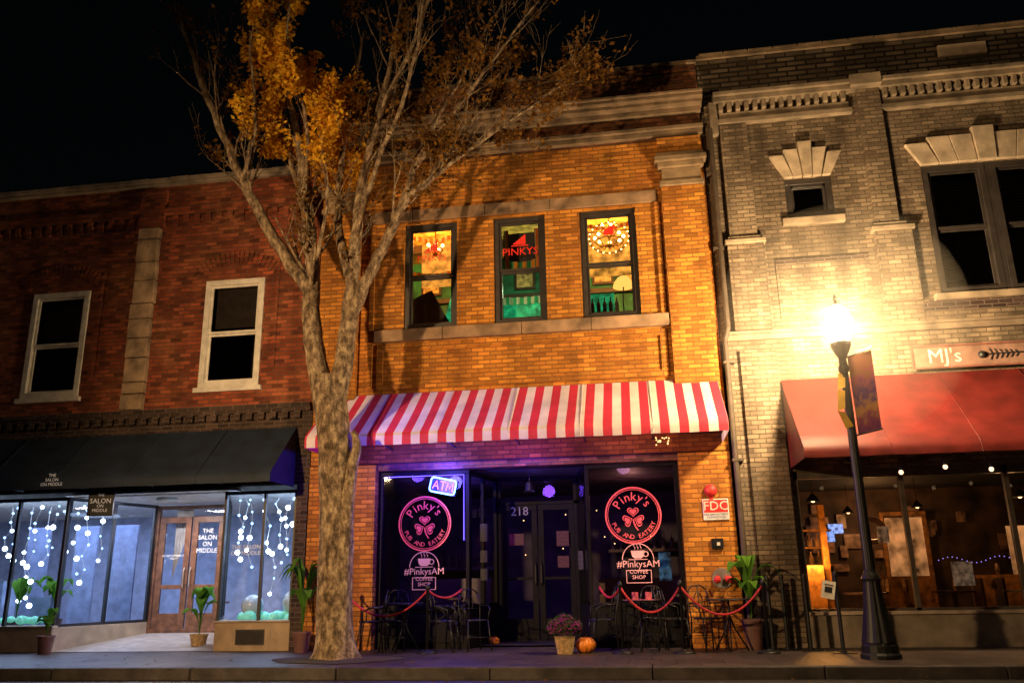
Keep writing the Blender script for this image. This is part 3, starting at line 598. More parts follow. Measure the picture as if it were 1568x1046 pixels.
m=MB(); m.text('FIRE DEPARTMENT\nCONNECTION',.045,TM(1.13,-.05,1.965)); m.make('small_lettering',mat('sign_blue',(.03,.05,.3),.4),F)
F=empty('fire_alarm_bell'); m=MB(); Mx=Matrix.Rotation(math.pi/2,4,'X'); m.lathe([(.10,0),(.10,.015),(.085,.05),(.055,.07),(.02,.08)],(1.07,-.03,2.36),20,M=Mx); m.box(1.04,1.10,-.05,-.02,2.22,2.27); m.make('bell',M_red,F,smooth=False)
F=empty('wall_key_box'); m=MB(); m.box(1.02,1.2,-.07,-.02,1.46,1.62); m.box(1.05,1.17,-.08,-.07,1.49,1.59); m.make('box',M_blackm,F,bevel=.006); m=MB(); m.box(1.10,1.15,-.085,-.08,1.51,1.56); m.make('plate',M_white,F)
F=empty('fire_hose_connection'); m=MB(); m.lathe([(.15,0),(.155,.01),(.15,.03)],(1.14,-.02,1.02),24,M=Mx); m.make('flange',mat('dull_steel',(.4,.36,.33),.4,metal=.7),F)
m=MB(); m.tube([(1.07,-.04,1.02),(1.05,-.22,1.0)],.045,12); m.tube([(1.21,-.04,1.02),(1.23,-.22,1.0)],.045,12); m.sphere((1.05,-.22,1.0),.055,10); m.sphere((1.23,-.22,1.0),.055,10); m.make('inlets',M_red,F)
F=empty('downpipe'); m=MB(); m.tube([(1.56,-.13,8.7),(1.56,-.13,5.3),(1.56,-.14,5.0),(1.50,-.10,4.8),(1.50,-.10,.1)],.045,10)
for z in (7.8,6.4,4.4,2.8,1.2): m.box(1.44,1.62,-.15,-.0,z,z+.04)
m.make('pipe',mat('painted_pipe',(.07,.05,.035),.5),F)

# ============================================================ RESTAURANT BUILDING
R=empty('brick_restaurant_building')
RW=[(2.75,3.53,6.92,7.66),(5.0,7.1,5.40,7.69)]
w=MB(); wall(w,1.44,12.0,4.83,9.30,.02,RW+[(9.5,10.3,6.92,7.66)],.24); w.make('upper_wall',M_gbrick,R)
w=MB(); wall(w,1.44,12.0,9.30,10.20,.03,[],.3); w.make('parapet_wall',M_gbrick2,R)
c=MB(); c.box(1.44,12,-.03,.36,10.20,10.27)
x=1.5
while x<12: c.box(x,x+.42,-.04,.37,10.27,10.295+random.uniform(0,.012)); x+=.44
c.make('coping',M_stoned,R)
M_rst=mat('aged_cornice_stone',(.25,.19,.13),.8,var=.5,nsc=3,bump=.01)
c=MB()
for a,b in ((1.66,4.02),(4.5,8.9)):
    c.box(a,b,-.16,.02,9.20,9.30); c.box(a,b,-.22,.02,9.30,9.38); c.box(a,b,-.09,.02,8.80,8.90)
c.box(4.0,4.52,-.26,.02,9.22,9.44); c.box(1.58,1.72,-.10,.02,8.6,9.25); c.make('cornice',M_rst,R,bevel=.01)
c=MB()
for a,b in ((1.75,3.98),(4.55,8.8)):
    x=a
    while x<b-.06: c.box(x,x+.075,-.13,.02,9.04,9.20); x+=.15
    c.box(a,b,-.05,.02,8.90,9.035)
c.make('dentils',M_rst,R,bevel=.006)
c=MB(); c.box(1.74,2.2,-.07,.02,6.60,8.80); c.box(4.12,4.5,-.10,.02,6.66,9.22); c.box(1.68,2.28,-.12,.02,4.95,6.48); c.box(4.08,4.66,-.13,.02,5.3,6.52); c.box(8.9,9.3,-.10,.02,5.3,9.3); c.box(1.5,1.6,-.04,.02,4.95,9.2)
c.make('pilasters',M_gbrick,R)
c=MB(); c.box(1.64,2.32,-.16,.02,6.48,6.56); c.box(1.70,2.25,-.12,.02,6.56,6.62); c.box(4.03,4.71,-.18,.02,6.52,6.6); c.box(4.08,4.6,-.14,.02,6.6,6.67); c.make('pilaster_caps',M_rst,R,bevel=.01)
c=MB(); ring(c,2.45,3.95,5.15,6.1,-.02,.02,.12); c.box(4.72,8.9,-.03,.02,4.95,5.12); c.make('panel_border',M_gbrick,R)
c=MB(); c.box(1.44,12,-.05,.0,4.80,4.90); c.box(1.44,12,-.08,.0,4.90,4.95); c.make('string_course',mat('dirty_string_course',(.17,.125,.085),.8,var=.5,nsc=3,bump=.01),R,bevel=.008)
c=MB(); c.box(4.7,8.9,-.02,.02,5.12,5.28); c.box(2.45,3.95,-.024,.02,6.1,6.18); c.make('dark_stained_course',M_dbrick,R)
M_lint=mat('pale_lintel_stone',(.44,.34,.24),.8,var=.35,nsc=4,bump=.008)
def flare(xa,xb,z0,z1,y=-.06,n=5):
    c=MB(); w_=(xb-xa); ex=.22
    for i in range(n):
        u0=i/n; u1=(i+1)/n; mid=abs((i+.5)/n-.5)*2
        top=z1+(.22 if mid<.25 else (.10 if mid<.6 else 0))
        g_=.006
        c.prism([(xa+w_*u0+g_,z0),(xa+w_*u1-g_,z0),(xa-ex+(w_+2*ex)*u1-g_,top),(xa-ex+(w_+2*ex)*u0+g_,top)],y-(.03 if mid<.25 else 0),.02)
    c.make('keystone_lintel',M_lint,R,bevel=.006)
flare(2.75,3.53,7.67,8.1); flare(5.0,7.1,7.70,8.1,n=7); flare(9.5,10.3,7.67,8.1)
c=MB(); c.box(2.64,3.66,-.09,.05,6.78,6.90); c.box(4.88,7.22,-.09,.05,5.28,5.39); c.make('window_sills',M_rst,R,bevel=.006)
M_blind=mat('closed_blinds',(.34,.24,.15),.8,var=.2)
for a,b,z0,z1 in ((2.75,3.53,6.92,7.66),(5.0,6.02,5.40,7.69),(6.08,7.1,5.4,7.69)):
    sash(R,a+.005,b-.005,z0+.005,z1-.005,.06,M_frame,.1,M_glassd,rail=(z1-.12 if z1-z0<1 else z0+1.15))
    c=MB(); z=z0+.1
    while z<z1-.1: c.quad((a+.1,.165,z),(b-.1,.165,z),(b-.1,.19,z+.05),(a+.1,.19,z+.05)); z+=.055
    c.make('window_blinds',M_blind,R)
room(R,'upper_room',2.6,7.3,.265,2,5.1,7.9,M_dark,M_dark,M_dark)
c=MB(); c.box(6.02,6.08,.03,.2,5.4,7.69); c.make('window_mullion',M_frame,R)
c=MB(); c.box(5.6,6.4,-.03,.03,9.76,9.98); c.make('date_plaque',M_lint,R,bevel=.01)
w=MB(); wall(w,1.50,2.36,0,4.80,.0,[],.4); w.make('corner_pier',M_gbrick,R)
c=MB(); c.box(1.72,2.30,-.07,0,0,4.62); c.make('pier_pilaster',M_gbrick,R)
w=MB(); wall(w,2.36,12,2.62,4.80,.01,[],.3); w.make('fascia_wall',M_gbrick,R)
c=MB(); c.box(2.36,12,-.02,.3,0,.46); c.make('knee_wall',mat('painted_render',(.20,.16,.12),.7,var=.4,nsc=3,bump=.01),R); c=MB(); c.box(2.36,12,-.06,.3,.46,.51); c.make('knee_wall_sill',M_stone,R,bevel=.006)
fr=MB()
for x in (2.40,3.98,5.5,7.2,9): fr.box(x-.035,x+.035,.06,.14,.51,2.62)
fr.box(2.36,9,.06,.14,2.5,2.62); fr.box(2.36,9,.06,.14,.51,.55); fr.make('shopfront_frames',mat('aluminium_frame',(.13,.11,.09),.4,metal=.5),R)
MB().quad((2.36,.1,.51),(9,.1,.51),(9,.1,2.6),(2.36,.1,2.6)).make('shop_glass',glassm('shop_window_glass',(.8,.8,.82),.7),R)
M_int=mat('restaurant_wall',(.09,.05,.03),.7,var=.8,nsc=2)
room(R,'restaurant_interior',1.9,11.9,.31,6.5,.02,2.9,M_int,M_dark,M_dark)
M_honey=mat('honey_wood',(.40,.17,.04),.5,nsc=8,var=.6)
c=MB(); c.box(2.5,2.9,1.2,1.6,.02,1.2); c.box(2.95,3.05,1.4,1.5,.02,2.2); c.box(5.9,7.4,3.0,3.4,.02,1.0); c.box(4.2,5.3,3.6,4.2,.02,1.0)
for z in (.6,.9,1.2,1.5,1.8): c.box(2.45,3.3,2.2,2.45,z,z+.03)
c.box(5.2,5.28,6.3,6.4,.02,2.3); c.box(6.1,6.18,6.3,6.4,.02,2.3); c.box(5.2,6.18,6.3,6.4,2.3,2.38)
c.make('restaurant_partitions',M_honey,R)
random.seed(11)
M_dec=mat('mixed_decor',(.35,.20,.12),.4,var=.95,nsc=5)
c=MB()
for z in (.63,.93,1.23,1.53):
    for i in range(6): c.lathe([(.04,0),(.045,.1),(.02,.16),(.02,.22)],(2.53+i*.13,2.3,z),8)
for i in range(26):
    x=random.uniform(3.2,9); z=random.uniform(1.1,2.4); c.box(x,x+random.uniform(.15,.5),6.38+.002*i,6.44+.002*i,z,z+random.uniform(.15,.4))
for i in range(12):
    x=random.uniform(3.2,7.5); y=random.uniform(1.3,3.5); c.lathe([(.03,0),(.045,.08),(.03,.16),(.015,.2)],(x,y,.76 if i%2 else 1.0),8)
c.make('shelf_bottles_and_frames',M_dec,R)
c=MB(); c.tube([(4.6+.22*math.cos(i*math.pi/10),4.6,1.9+.22*math.sin(i*math.pi/10)) for i in range(20)],.05,8,loop=True); c.make('wall_rings',M_dec,R,smooth=True)
c=MB(); c.box(4.55,4.85,.16,.165,.85,1.2); c.box(6.25,6.5,.16,.165,1.0,1.35); c.box(6.6,6.8,.16,.165,1.45,1.7); c.box(3.55,3.72,.16,.165,1.5,1.75); c.make('window_posters',mat('window_poster_print',(.45,.36,.28),.6,emit=(1,.7,.45),es=.06,var=.8,nsc=14),R)
c=MB(); c.box(3.3,3.55,3.2,3.22,1.65,1.85); c.box(3.9,4.2,5.4,5.42,1.9,2.1); c.make('tv_screens',mat('tv_glow',(.1,.1,.2),.3,emit=(.3,.45,1),es=1.0,var=.9,nsc=12),R)
c=MB(); c.box(5.3,6.08,6.30,6.33,.3,2.25); c.box(6.9,7.4,4.0,4.03,1.0,1.9); c.make('lit_doorway',mat('lit_doorway_glow',(.3,.18,.1),.5,emit=(1,.42,.14),es=.35,var=.95,nsc=3),R)
c=MB()
for i in range(16): 
    x=5.9+i*.09; c.sphere((x,5.0,1.3+.06*math.sin(i*.6)),.009,6)
c.make('purple_light_string',emis('purple_led',(.4,.3,1),2),R)
c=MB(); 
for x,y in ((3.6,1.6),(5.2,2.2),(6.2,1.8)):
    c.lathe([(.36,.72),(.36,.75)],(x,y,0),18); c.tube([(x,y,.03),(x,y,.72)],.035,8); c.lathe([(.25,.02),(.2,.05)],(x,y,0),14)
    for s_ in (-.55,.55): c.box(x+s_-.2,x+s_+.2,y-.2,y+.2,.43,.47); c.box(x+s_*1.35-.02,x+s_*1.35+.02,y-.2,y+.2,.47,.95)
    for s_ in (-.55,.55):
        for u in (-.17,.17):
            for v in (-.17,.17): c.box(x+s_+u-.015,x+s_+u+.015,y+v-.015,y+v+.015,.02,.43)
c.make('restaurant_tables',mat('table_wood',(.07,.035,.02),.4),R)
c=MB(); pen=MB()
for x,y in ((3.0,2.0),(5.4,4.2),(6.6,2.4),(4.3,5.2)): pen.lathe([(.02,0),(.10,-.1),(.12,-.14)],(x,y,2.45),12); pen.tube([(x,y,2.45),(x,y,2.9)],.006,4); c.sphere((x,y,2.33),.04,10)
c.make('pendant_bulbs',emis('pendant_glow',(1,.5,.18),8),R); pen.make('pendant_shades',M_blackm,R)
light('restaurant_light','POINT',(2.75,1.0,1.3),62,(1,.42,.08),.12,R); light('restaurant_light','POINT',(6.4,2.4,2.1),18,(1,.5,.18),.12,R); light('restaurant_light','POINT',(4.8,5.2,2.2),36,(1,.48,.16),.12,R)
RA=awning('red_awning',mat('maroon_canvas',(.105,.011,.009),.55,var=.35,nsc=3,trans=.03,spec=.35),2.33,9.5,4.10,-1.3,2.82,2.66,close=True,ribs=6,sag=.035)
rs=empty('restaurant_sign'); m=MB(); m.box(4.38,8.2,-.10,-.02,4.17,4.49); m.make('board',mat('sign_board',(.24,.135,.10),.6,var=.25),rs,bevel=.006)
m=MB(); ring(m,4.35,8.23,4.14,4.52,-.12,-.10,.03); m.make('border',mat('sign_border',(.20,.08,.06),.5),rs)
t=MB(); t.text("MJ's",.32,TM(4.85,-.105,4.33)); t.text("Raw Bar",.32,TM(7.2,-.105,4.33))
t.make('lettering',mat('sign_letter',(.75,.6,.5),.5),rs)
t=MB(); t.tube([(5.45,-.11,4.33),(6.0,-.11,4.34)],.012,6); t.sphere((5.40,-.11,4.33),.06,10)
for i in range(6): t.tube([(5.52+i*.075,-.11,4.33-.09+i*.008),(5.56+i*.075,-.11,4.33),(5.52+i*.075,-.11,4.33+.09-i*.008)],.009,5)
t.tri((6.0,-.112,4.34),(6.12,-.112,4.43),(6.12,-.112,4.25)); t.make('fish_skeleton',M_black,rs)
sl=empty('cafe_string_lights'); wv=MB(); b=MB(); P_=[]
for i in range(41):
    x=2.9+i*.15; z=2.60-.10*abs(math.sin(i*math.pi/8)); P_.append((x,-1.15,z))
    if i%4==1: b.sphere((x,-1.15,z-.085),.034,8); wv.tube([(x,-1.15,z),(x,-1.15,z-.07)],.016,6)
wv.tube(P_,.006,5); wv.make('wire',M_black,sl); b.make('bulbs',mat('cafe_bulb_glass',(.8,.6,.4),.1,emit=(1,.62,.34),es=2.5),sl,smooth=True)
for nm,a,b_,h,par in (('roof',-18,-5.66,8.4,S),('roof',-5.64,1.42,9.9,P),('roof',1.44,12,10.0,R)):
    m=MB(); m.box(a,b_,.35,14,h-.1,h); m.box(a,b_,13.8,14,0,h-.1); m.make(nm,M_dark,par)
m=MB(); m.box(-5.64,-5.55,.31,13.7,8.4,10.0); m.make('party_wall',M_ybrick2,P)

# ============================================================ TREE
random.seed(21)
T=empty('street_tree'); tb=MB()
def cat(pts,k=5):
    out=[]
    for i in range(len(pts)-1):
        p0=pts[max(i-1,0)];p1=pts[i];p2=pts[i+1];p3=pts[min(i+2,len(pts)-1)]
        for j in range(k):
            t=j/k; out.append(tuple(.5*((2*b)+(-a+c)*t+(2*a-5*b+4*c-d)*t*t+(-a+3*b-3*c+d)*t**3) for a,b,c,d in zip(p0,p1,p2,p3)))
    out.append(tuple(pts[-1])); return out
def limb(pts,n=8,k=5,jit=.03):
    q=cat(pts,k); P=[];Rr=[]
    for i,p in enumerate(q):
        j=jit*min(1,i/4); P.append(Vector((p[0]+random.uniform(-j,j),p[1]+random.uniform(-j,j),p[2]))); Rr.append(max(.004,p[3]))
    tb.tube(P,Rr,n); return P,Rr
ty=-1.7
base=len(tb.v); secs=cat([(-4.40,ty,-.02,.35),(-4.42,ty,.15,.295),(-4.46,ty,.5,.262),(-4.49,ty,1.4,.252),(-4.52,ty,2.2,.248),(-4.56,ty,3.0,.255),(-4.68,ty,3.7,.26),(-4.78,ty,4.15,.22)],8); nn=28
for s_ in secs:
    for k in range(nn):
        a=2*math.pi*k/nn; d=mnoise.noise(Vector((math.cos(a)*1.3,math.sin(a)*1.3,s_[2]*.9)))*.10+mnoise.noise(Vector((math.cos(a)*4,math.sin(a)*4,s_[2]*3)))*.05
        fl_=.28*math.exp(-s_[2]/.16)*max(0,math.cos(a*5+.6))
        r=s_[3]*(1+d+fl_); tb.v.append((s_[0]+r*math.cos(a),s_[1]+r*math.sin(a),s_[2]))
for i in range(len(secs)-1):
    for k in range(nn): k2=(k+1)%nn; tb.f.append((base+i*nn+k,base+i*nn+k2,base+(i+1)*nn+k2,base+(i+1)*nn+k))
limb([(-4.45,ty-.02,2.3,.1),(-4.28,ty-.05,2.75,.09),(-4.21,ty-.05,3.02,.07),(-4.28,ty-.03,3.25,.04)],10,4,.0)
limb([(-4.36,ty-.08,.2,.13),(-4.33,ty-.1,1.4,.10),(-4.30,ty-.1,2.3,.10),(-4.24,ty-.06,2.9,.08)],10,5,.0)
L=[
 [(-4.70,ty,3.5,.2),(-4.93,ty,4.4,.165),(-5.06,ty,5.2,.15),(-5.12,ty+.05,5.9,.125),(-5.22,ty+.1,6.8,.10),(-5.4,ty+.15,7.7,.08),(-5.7,ty+.1,9.2,.055),(-6.2,ty,10.9,.03)],
 [(-5.05,ty,5.5,.12),(-5.5,ty-.1,6.15,.105),(-5.95,ty-.2,6.9,.09),(-6.3,ty-.3,7.6,.075),(-6.9,ty-.5,9.0,.055),(-7.4,ty-.6,10.3,.035),(-7.9,ty-.8,11.6,.02)],
 [(-4.64,ty,3.3,.2),(-4.52,ty+.02,4.3,.155),(-4.44,ty+.02,5.1,.14),(-4.42,ty+.1,6.0,.105),(-4.4,ty+.2,7.2,.085),(-4.25,ty+.3,8.4,.065),(-4.0,ty+.4,9.8,.045),(-3.8,ty+.4,11.3,.02)],
 [(-4.43,ty,5.0,.11),(-4.15,ty-.1,5.6,.095),(-3.8,ty-.15,6.3,.08),(-3.5,ty-.2,6.9,.065),(-3.0,ty-.2,7.35,.05),(-2.3,ty-.1,7.9,.035),(-1.5,ty,8.5,.024),(-.9,ty,8.9,.012)],
 [(-3.9,ty-.12,6.1,.065),(-3.6,ty+.1,7.1,.055),(-3.35,ty+.3,8.2,.045),(-2.8,ty+.5,9.4,.03),(-2.2,ty+.6,10.8,.015)],
 [(-4.45,ty,5.8,.09),(-4.72,ty+.2,6.6,.075),(-4.85,ty+.4,7.7,.06),(-4.8,ty+.6,9.2,.04),(-4.6,ty+.7,10.9,.02)],
 [(-5.2,ty+.1,6.6,.07),(-5.6,ty+.4,7.7,.055),(-6.2,ty+.6,9.2,.04),(-6.9,ty+.7,10.8,.02)],
 [(-4.3,ty+.2,7.9,.05),(-3.8,ty-.3,8.8,.04),(-3.2,ty-.5,9.9,.03),(-2.9,ty-.6,11.3,.015)],
 [(-3.45,ty+.2,7.7,.04),(-2.8,ty-.2,8.3,.033),(-2.0,ty-.4,9.2,.024),(-1.2,ty-.4,10.3,.012)],
 [(-4.42,ty+.1,6.4,.05),(-3.95,ty-.4,7.4,.04),(-3.3,ty-.8,8.6,.03),(-3.0,ty-1,10.2,.015)],
 [(-5.3,ty,7.3,.04),(-5.1,ty-.5,8.3,.033),(-5.4,ty-.8,9.7,.024),(-5.2,ty-.9,11.2,.012)],
 [(-6.25,ty-.3,7.5,.04),(-5.95,ty-.6,8.5,.033),(-6.0,ty-.9,9.8,.02),(-5.7,ty-1,11,.01)],
 [(-5.2,ty+.1,5.6,.04),(-4.85,ty-.3,6.3,.03),(-4.7,ty-.5,7.2,.022),(-4.9,ty-.6,8.3,.01)],
]
twigs=[]
def grow(start,dirv,length,r,level):
    n=6; p=Vector(start); d=Vector(dirv).normalized(); P=[p.copy()];Rr=[r]
    for i in range(n):
        d=(d+Vector((random.uniform(-.18,.18),random.uniform(-.18,.18),random.uniform(-.04,.14)))).normalized()
        p=p+d*length/n; P.append(p.copy()); Rr.append(max(.0022,r*(1-(i+1)/n*.85)))
    tb.tube(P,Rr,3 if level else 4,cap=False)
    if level<2:
        for q in range(4 if level==0 else 3):
            i=random.randint(2,n); nd=(d+Vector((random.uniform(-.8,.8),random.uniform(-.8,.8),random.uniform(-.3,.5)))).normalized()
            grow(P[i],nd,length*random.uniform(.4,.65),Rr[i]*.7,level+1)
    if level>=1: twigs.append(P)
for i,l in enumerate(L):
    Pp,Rr=limb(l,10 if i<5 else 6,5,.02)
    m=len(Pp)
    for j in range(int(m*.36),m,2 if i not in (3,4,8,7,1,6) else 1):
        d=(Pp[min(j+1,m-1)]-Pp[j-1]).normalized()
        nd=(d+Vector((random.uniform(-.7,.7),random.uniform(-.7,.7),random.uniform(-.1,.4)))).normalized()
        grow(Pp[j],nd,random.uniform(.9,1.7)*(1-.35*j/m),max(.006,Rr[j]*.36),0)
for i in range(16): 
    x=random.uniform(-3.2,-1.0); z=7.3+(x+3)*.7+random.uniform(0,.8)
    grow((x,ty,z),(.7,random.uniform(-.4,.4),-.1),random.uniform(.6,1.1),.007,1)
tb.make('trunk_and_branches',M_bark,T,smooth=True)
M_leafg=leafm('golden_leaves',(.58,.26,.015),(.92,.58,.05),.45); M_leafb=leafm('dry_brown_leaves',(.10,.048,.014),(.26,.13,.028))
lg=MB(); lb=MB()
def leaf(mb,p,s):
    e=Euler((random.uniform(-1.2,1.2),random.uniform(-1.2,1.2),random.uniform(0,6.28))).to_matrix()
    w_=s*.28; A_=[(-w_,0,0),(0,-s*.5,0),(w_,0,.1*s),(0,s*.5,0)]
    n=len(mb.v); mb.v+=[tuple(p+e@Vector(a)) for a in A_]; mb.f.append((n,n+1,n+2,n+3))
cent=[(-5.45,9.3,.75,1.3),(-6.0,8.8,.45,.5),(-4.9,8.15,.45,.5),(-5.8,10.2,.5,.7),(-4.9,9.4,.4,.6)]
for P_ in twigs:
    c_=P_[len(P_)//2]
    g_=max(math.exp(-(((c_.x-a)/sx)**2+((c_.z-b)/sz)**2)) for a,b,sx,sz in cent)
    clump=mnoise.noise(Vector((c_.x*1.1,c_.y*1.1,c_.z*1.1)))
    if g_>.33: n=int(14+32*g_*(1+1.6*clump)); mb=lg
    elif c_.x>-3.9: n=int(max(0,6+20*clump)); mb=lb
    elif c_.x<-6.3: n=int(max(0,2+6*clump)); mb=lb
    else: n=int(max(0,3+12*clump)); mb=lb
    for i in range(n):
        k_=random.uniform(.2,1)*(len(P_)-1); a=int(k_); b_=min(a+1,len(P_)-1); p=P_[a].lerp(P_[b_],k_-a)+Vector((random.gauss(0,.05),random.gauss(0,.05),random.gauss(-.03,.06)))
        leaf(mb,p,random.uniform(.06,.12))
lg.make('golden_foliage',M_leafg,T); lb.make('brown_foliage',M_leafb,T)
fl=MB()
for i in range(420):
    x=random.uniform(-12,7); y=random.choice([random.uniform(-4.6,-2.9),random.uniform(-2.7,-.1)]); z=.012 if y>-2.86 else -.125
    s=random.uniform(.02,.05); a=random.uniform(0,6.28); n=len(fl.v)
    for q in range(4): fl.v.append((x+s*(1 if q%2 else .45)*math.cos(a+q*math.pi/2),y+s*(1 if q%2 else .45)*math.sin(a+q*math.pi/2),z+random.uniform(0,.012)))
    fl.f.append((n,n+1,n+2,n+3))
fl.make('fallen_leaves',M_leafb)

# ============================================================ STREET LAMPS
M_lampglow=emis('lamp_globe_glow',(1,.70,.36),900,True)
def street_lamp(x,y,glow):
    e=empty('street_lamp'); m=MB()
    m.lathe([(.25,0),(.25,.05),(.225,.08),(.225,.16),(.20,.2)],(x,y,0),16)
    m.lathe([(.20,.2),(.18,.3),(.14,.55),(.11,.8),(.095,.95)],(x,y,0),32,flute=.1,nf=10)
    m.lathe([(.11,.95),(.125,.98),(.11,1.02),(.085,1.06),(.07,1.1)],(x,y,0),16)
    m.lathe([(.068,1.1),(.05,3.75)],(x,y,0),32,flute=.08,nf=12)
    m.lathe([(.05,3.75),(.075,3.78),(.075,3.83),(.055,3.87),(.055,3.97),(.11,4.07),(.14,4.14),(.14,4.19),(.10,4.21)],(x,y,0),18)
    m.make('post',M_blackm,e,smooth=False)
    g=MB(); g.lathe([(.10,4.21),(.15,4.26),(.195,4.37),(.20,4.46),(.17,4.58),(.115,4.68),(.06,4.72)],(x,y,0),20); g.make('globe',glow,e,smooth=True)
    f=MB(); f.lathe([(.07,4.72),(.075,4.74),(.03,4.77),(.02,4.81),(.035,4.84),(.02,4.87),(.004,4.92)],(x,y,0),12); f.make('finial',M_blackm,e)
    return e
SL=street_lamp(2.89,-1.84,M_lampglow)
# scattering sphere added round the lamp to give it a bloom
m_,nt_,o_=newmat('lamp_bloom_volume'); vs_=N(nt_,'ShaderNodeVolumeScatter'); vs_.inputs['Density'].default_value=.018; vs_.inputs['Color'].default_value=(1,.9,.75,1); vs_.inputs['Anisotropy'].default_value=.0; nt_.links.new(vs_.outputs[0],o_.inputs['Volume'])
ms=MB(); ms.sphere((2.89,-1.84,4.45),1.72,32); ms.make('lamp_bloom',m_,None,smooth=True)
bn=empty('street_banner'); Mb=Matrix.Translation((2.95,-1.84,0))@Matrix.Rotation(math.radians(-66),4,'Z')
def banner_mat():
    m,nt,o=newmat('printed_banner'); L_=nt.links.new; g=N(nt,'ShaderNodeNewGeometry'); sp=N(nt,'ShaderNodeSeparateXYZ'); L_(g.outputs['Position'],sp.inputs[0])
    r=N(nt,'ShaderNodeMapRange'); r.inputs['From Min'].default_value=2.85; r.inputs['From Max'].default_value=3.95; L_(sp.outputs[2],r.inputs['Value'])
    n=N(nt,'ShaderNodeTexNoise'); n.inputs['Scale'].default_value=9; L_(g.outputs['Position'],n.inputs['Vector'])
    a=N(nt,'ShaderNodeMath',operation='MULTIPLY_ADD'); L_(n.outputs['Fac'],a.inputs[0]); a.inputs[1].default_value=.5; L_(r.outputs[0],a.inputs[2])
    c=N(nt,'ShaderNodeValToRGB'); e=c.color_ramp.elements; e[0].color=(.03,.015,.09,1); e[1].position=.4; e[1].color=(.12,.03,.05,1)
    for p_,cc in ((.55,(.22,.11,.03,1)),(.72,(.05,.02,.07,1)),(.95,(.14,.04,.05,1)),(1.0,(.12,.05,.03,1))): k_=e.new(p_); k_.color=cc
    L_(a.outputs[0],c.inputs[0]); b=N(nt,'ShaderNodeBsdfDiffuse'); L_(c.outputs[0],b.inputs[0]); L_(b.outputs[0],o.inputs[0]); return m
m=MB()
for i in range(9):
    u=i/8*.46
    for z in (2.88,3.2,3.55,3.95): m.v.append(tuple(Mb@Vector((.03+u,.02*math.sin(u*9+z),z))))
for i in range(8):
    for j in range(3): m.f.append((i*4+j,(i+1)*4+j,(i+1)*4+j+1,i*4+j+1))
m.make('fabric',banner_mat(),bn,smooth=True)
m=MB(); m.tube([Mb@Vector((-.02,0,3.97)),Mb@Vector((.54,0,3.97))],.013,6); m.tube([Mb@Vector((-.02,0,2.87)),Mb@Vector((.52,0,2.87))],.013,6); m.make('bracket_arms',M_blackm,bn)
rb=empty('yellow_ribbon'); m=MB()
P1=[(2.80,-1.86,3.75),(2.76,-1.90,3.5),(2.72,-1.92,3.2),(2.80,-1.92,2.95)]
for i in range(3): a=P1[i];b_=P1[i+1]; m.quad(a,b_,(b_[0]+.1,b_[1]-.02,b_[2]+.03),(a[0]+.09,a[1]-.02,a[2]-.02))
m.make('ribbon',mat('yellow_fabric',(.5,.3,.02),.6),rb)
SL2=street_lamp(-8.2,-12.2,emis('lamp_globe_glow_far',(1,.72,.4),60))
sp=light('street_lamp_beam','SPOT',(-8.2,-11.9,4.42),5900,(1,.62,.28),.18,SL2)
sp.data.spot_size=math.radians(82); sp.data.spot_blend=1
sp.rotation_euler=(Vector((-2.2,0,3.6))-Vector((-8.2,-11.9,4.42))).to_track_quat('-Z','Y').to_euler()

# ============================================================ STREET FURNITURE
random.seed(5)
M_rope=mat('red_rope',(.42,.015,.03),.7)
def stanchion(x,y,h=.98):
    e=empty('rope_stanchion'); m=MB(); m.lathe([(.16,0),(.16,.015),(.12,.035),(.03,.05),(.025,.06)],(x,y,0),18); m.lathe([(.024,.06),(.024,h-.06),(.036,h-.05),(.036,h-.02),(.03,h),(.01,h+.03)],(x,y,0),12); m.make('post',M_blackm,e,smooth=True)
for x,y in ((-4.78,-.5),(-3.38,-.62),(-.41,-.83),(.46,-.88),(1.62,-.96)): stanchion(x,y)
ro=empty('barrier_rope'); m=MB()
for a,b_,d_ in (((-4.78,-.5),(-3.38,-.62),.38),((-.41,-.83),(.46,-.88),.36),((.46,-.88),(1.62,-.96),.4),((-3.38,-.62),(-2.95,-.1),.12),((-.41,-.83),(-.75,-.15),.15)):
    m.tube([(a[0]+(b_[0]-a[0])*u,a[1]+(b_[1]-a[1])*u,.92-d_*4*u*(1-u)) for u in [i/16 for i in range(17)]],.017,8)
m.make('ropes',M_rope,ro,smooth=True)
def barrier(x,y,h):
    e=empty('metal_bollard_post'); m=MB(); m.lathe([(.05,0),(.05,.03),(.028,.04),(.028,h),(.036,h+.01),(.03,h+.05),(.005,h+.07)],(x,y,0),12); m.box(x-.15,x+.15,y-.15,y+.15,0,.012); m.make('post',M_blackm,e)
for x,y,h in ((1.98,-.3,1.0),(2.28,-.43,1.0),(2.62,-.95,1.02),(1.75,-.45,.98)): barrier(x,y,h)
e=empty('post_notice_sign'); Mn=Matrix.Translation((2.5,-1.0,.83))@Matrix.Rotation(math.radians(12),4,'Y')
m=MB(); m.box(-.09,.09,-.01,0,-.11,.13,Mn); m.make('board',M_white,e); m=MB(); m.box(-.05,.05,-.014,-.01,-.03,.05,Mn); m.box(-.06,.06,-.014,-.01,.07,.085,Mn); m.make('print',M_black,e)
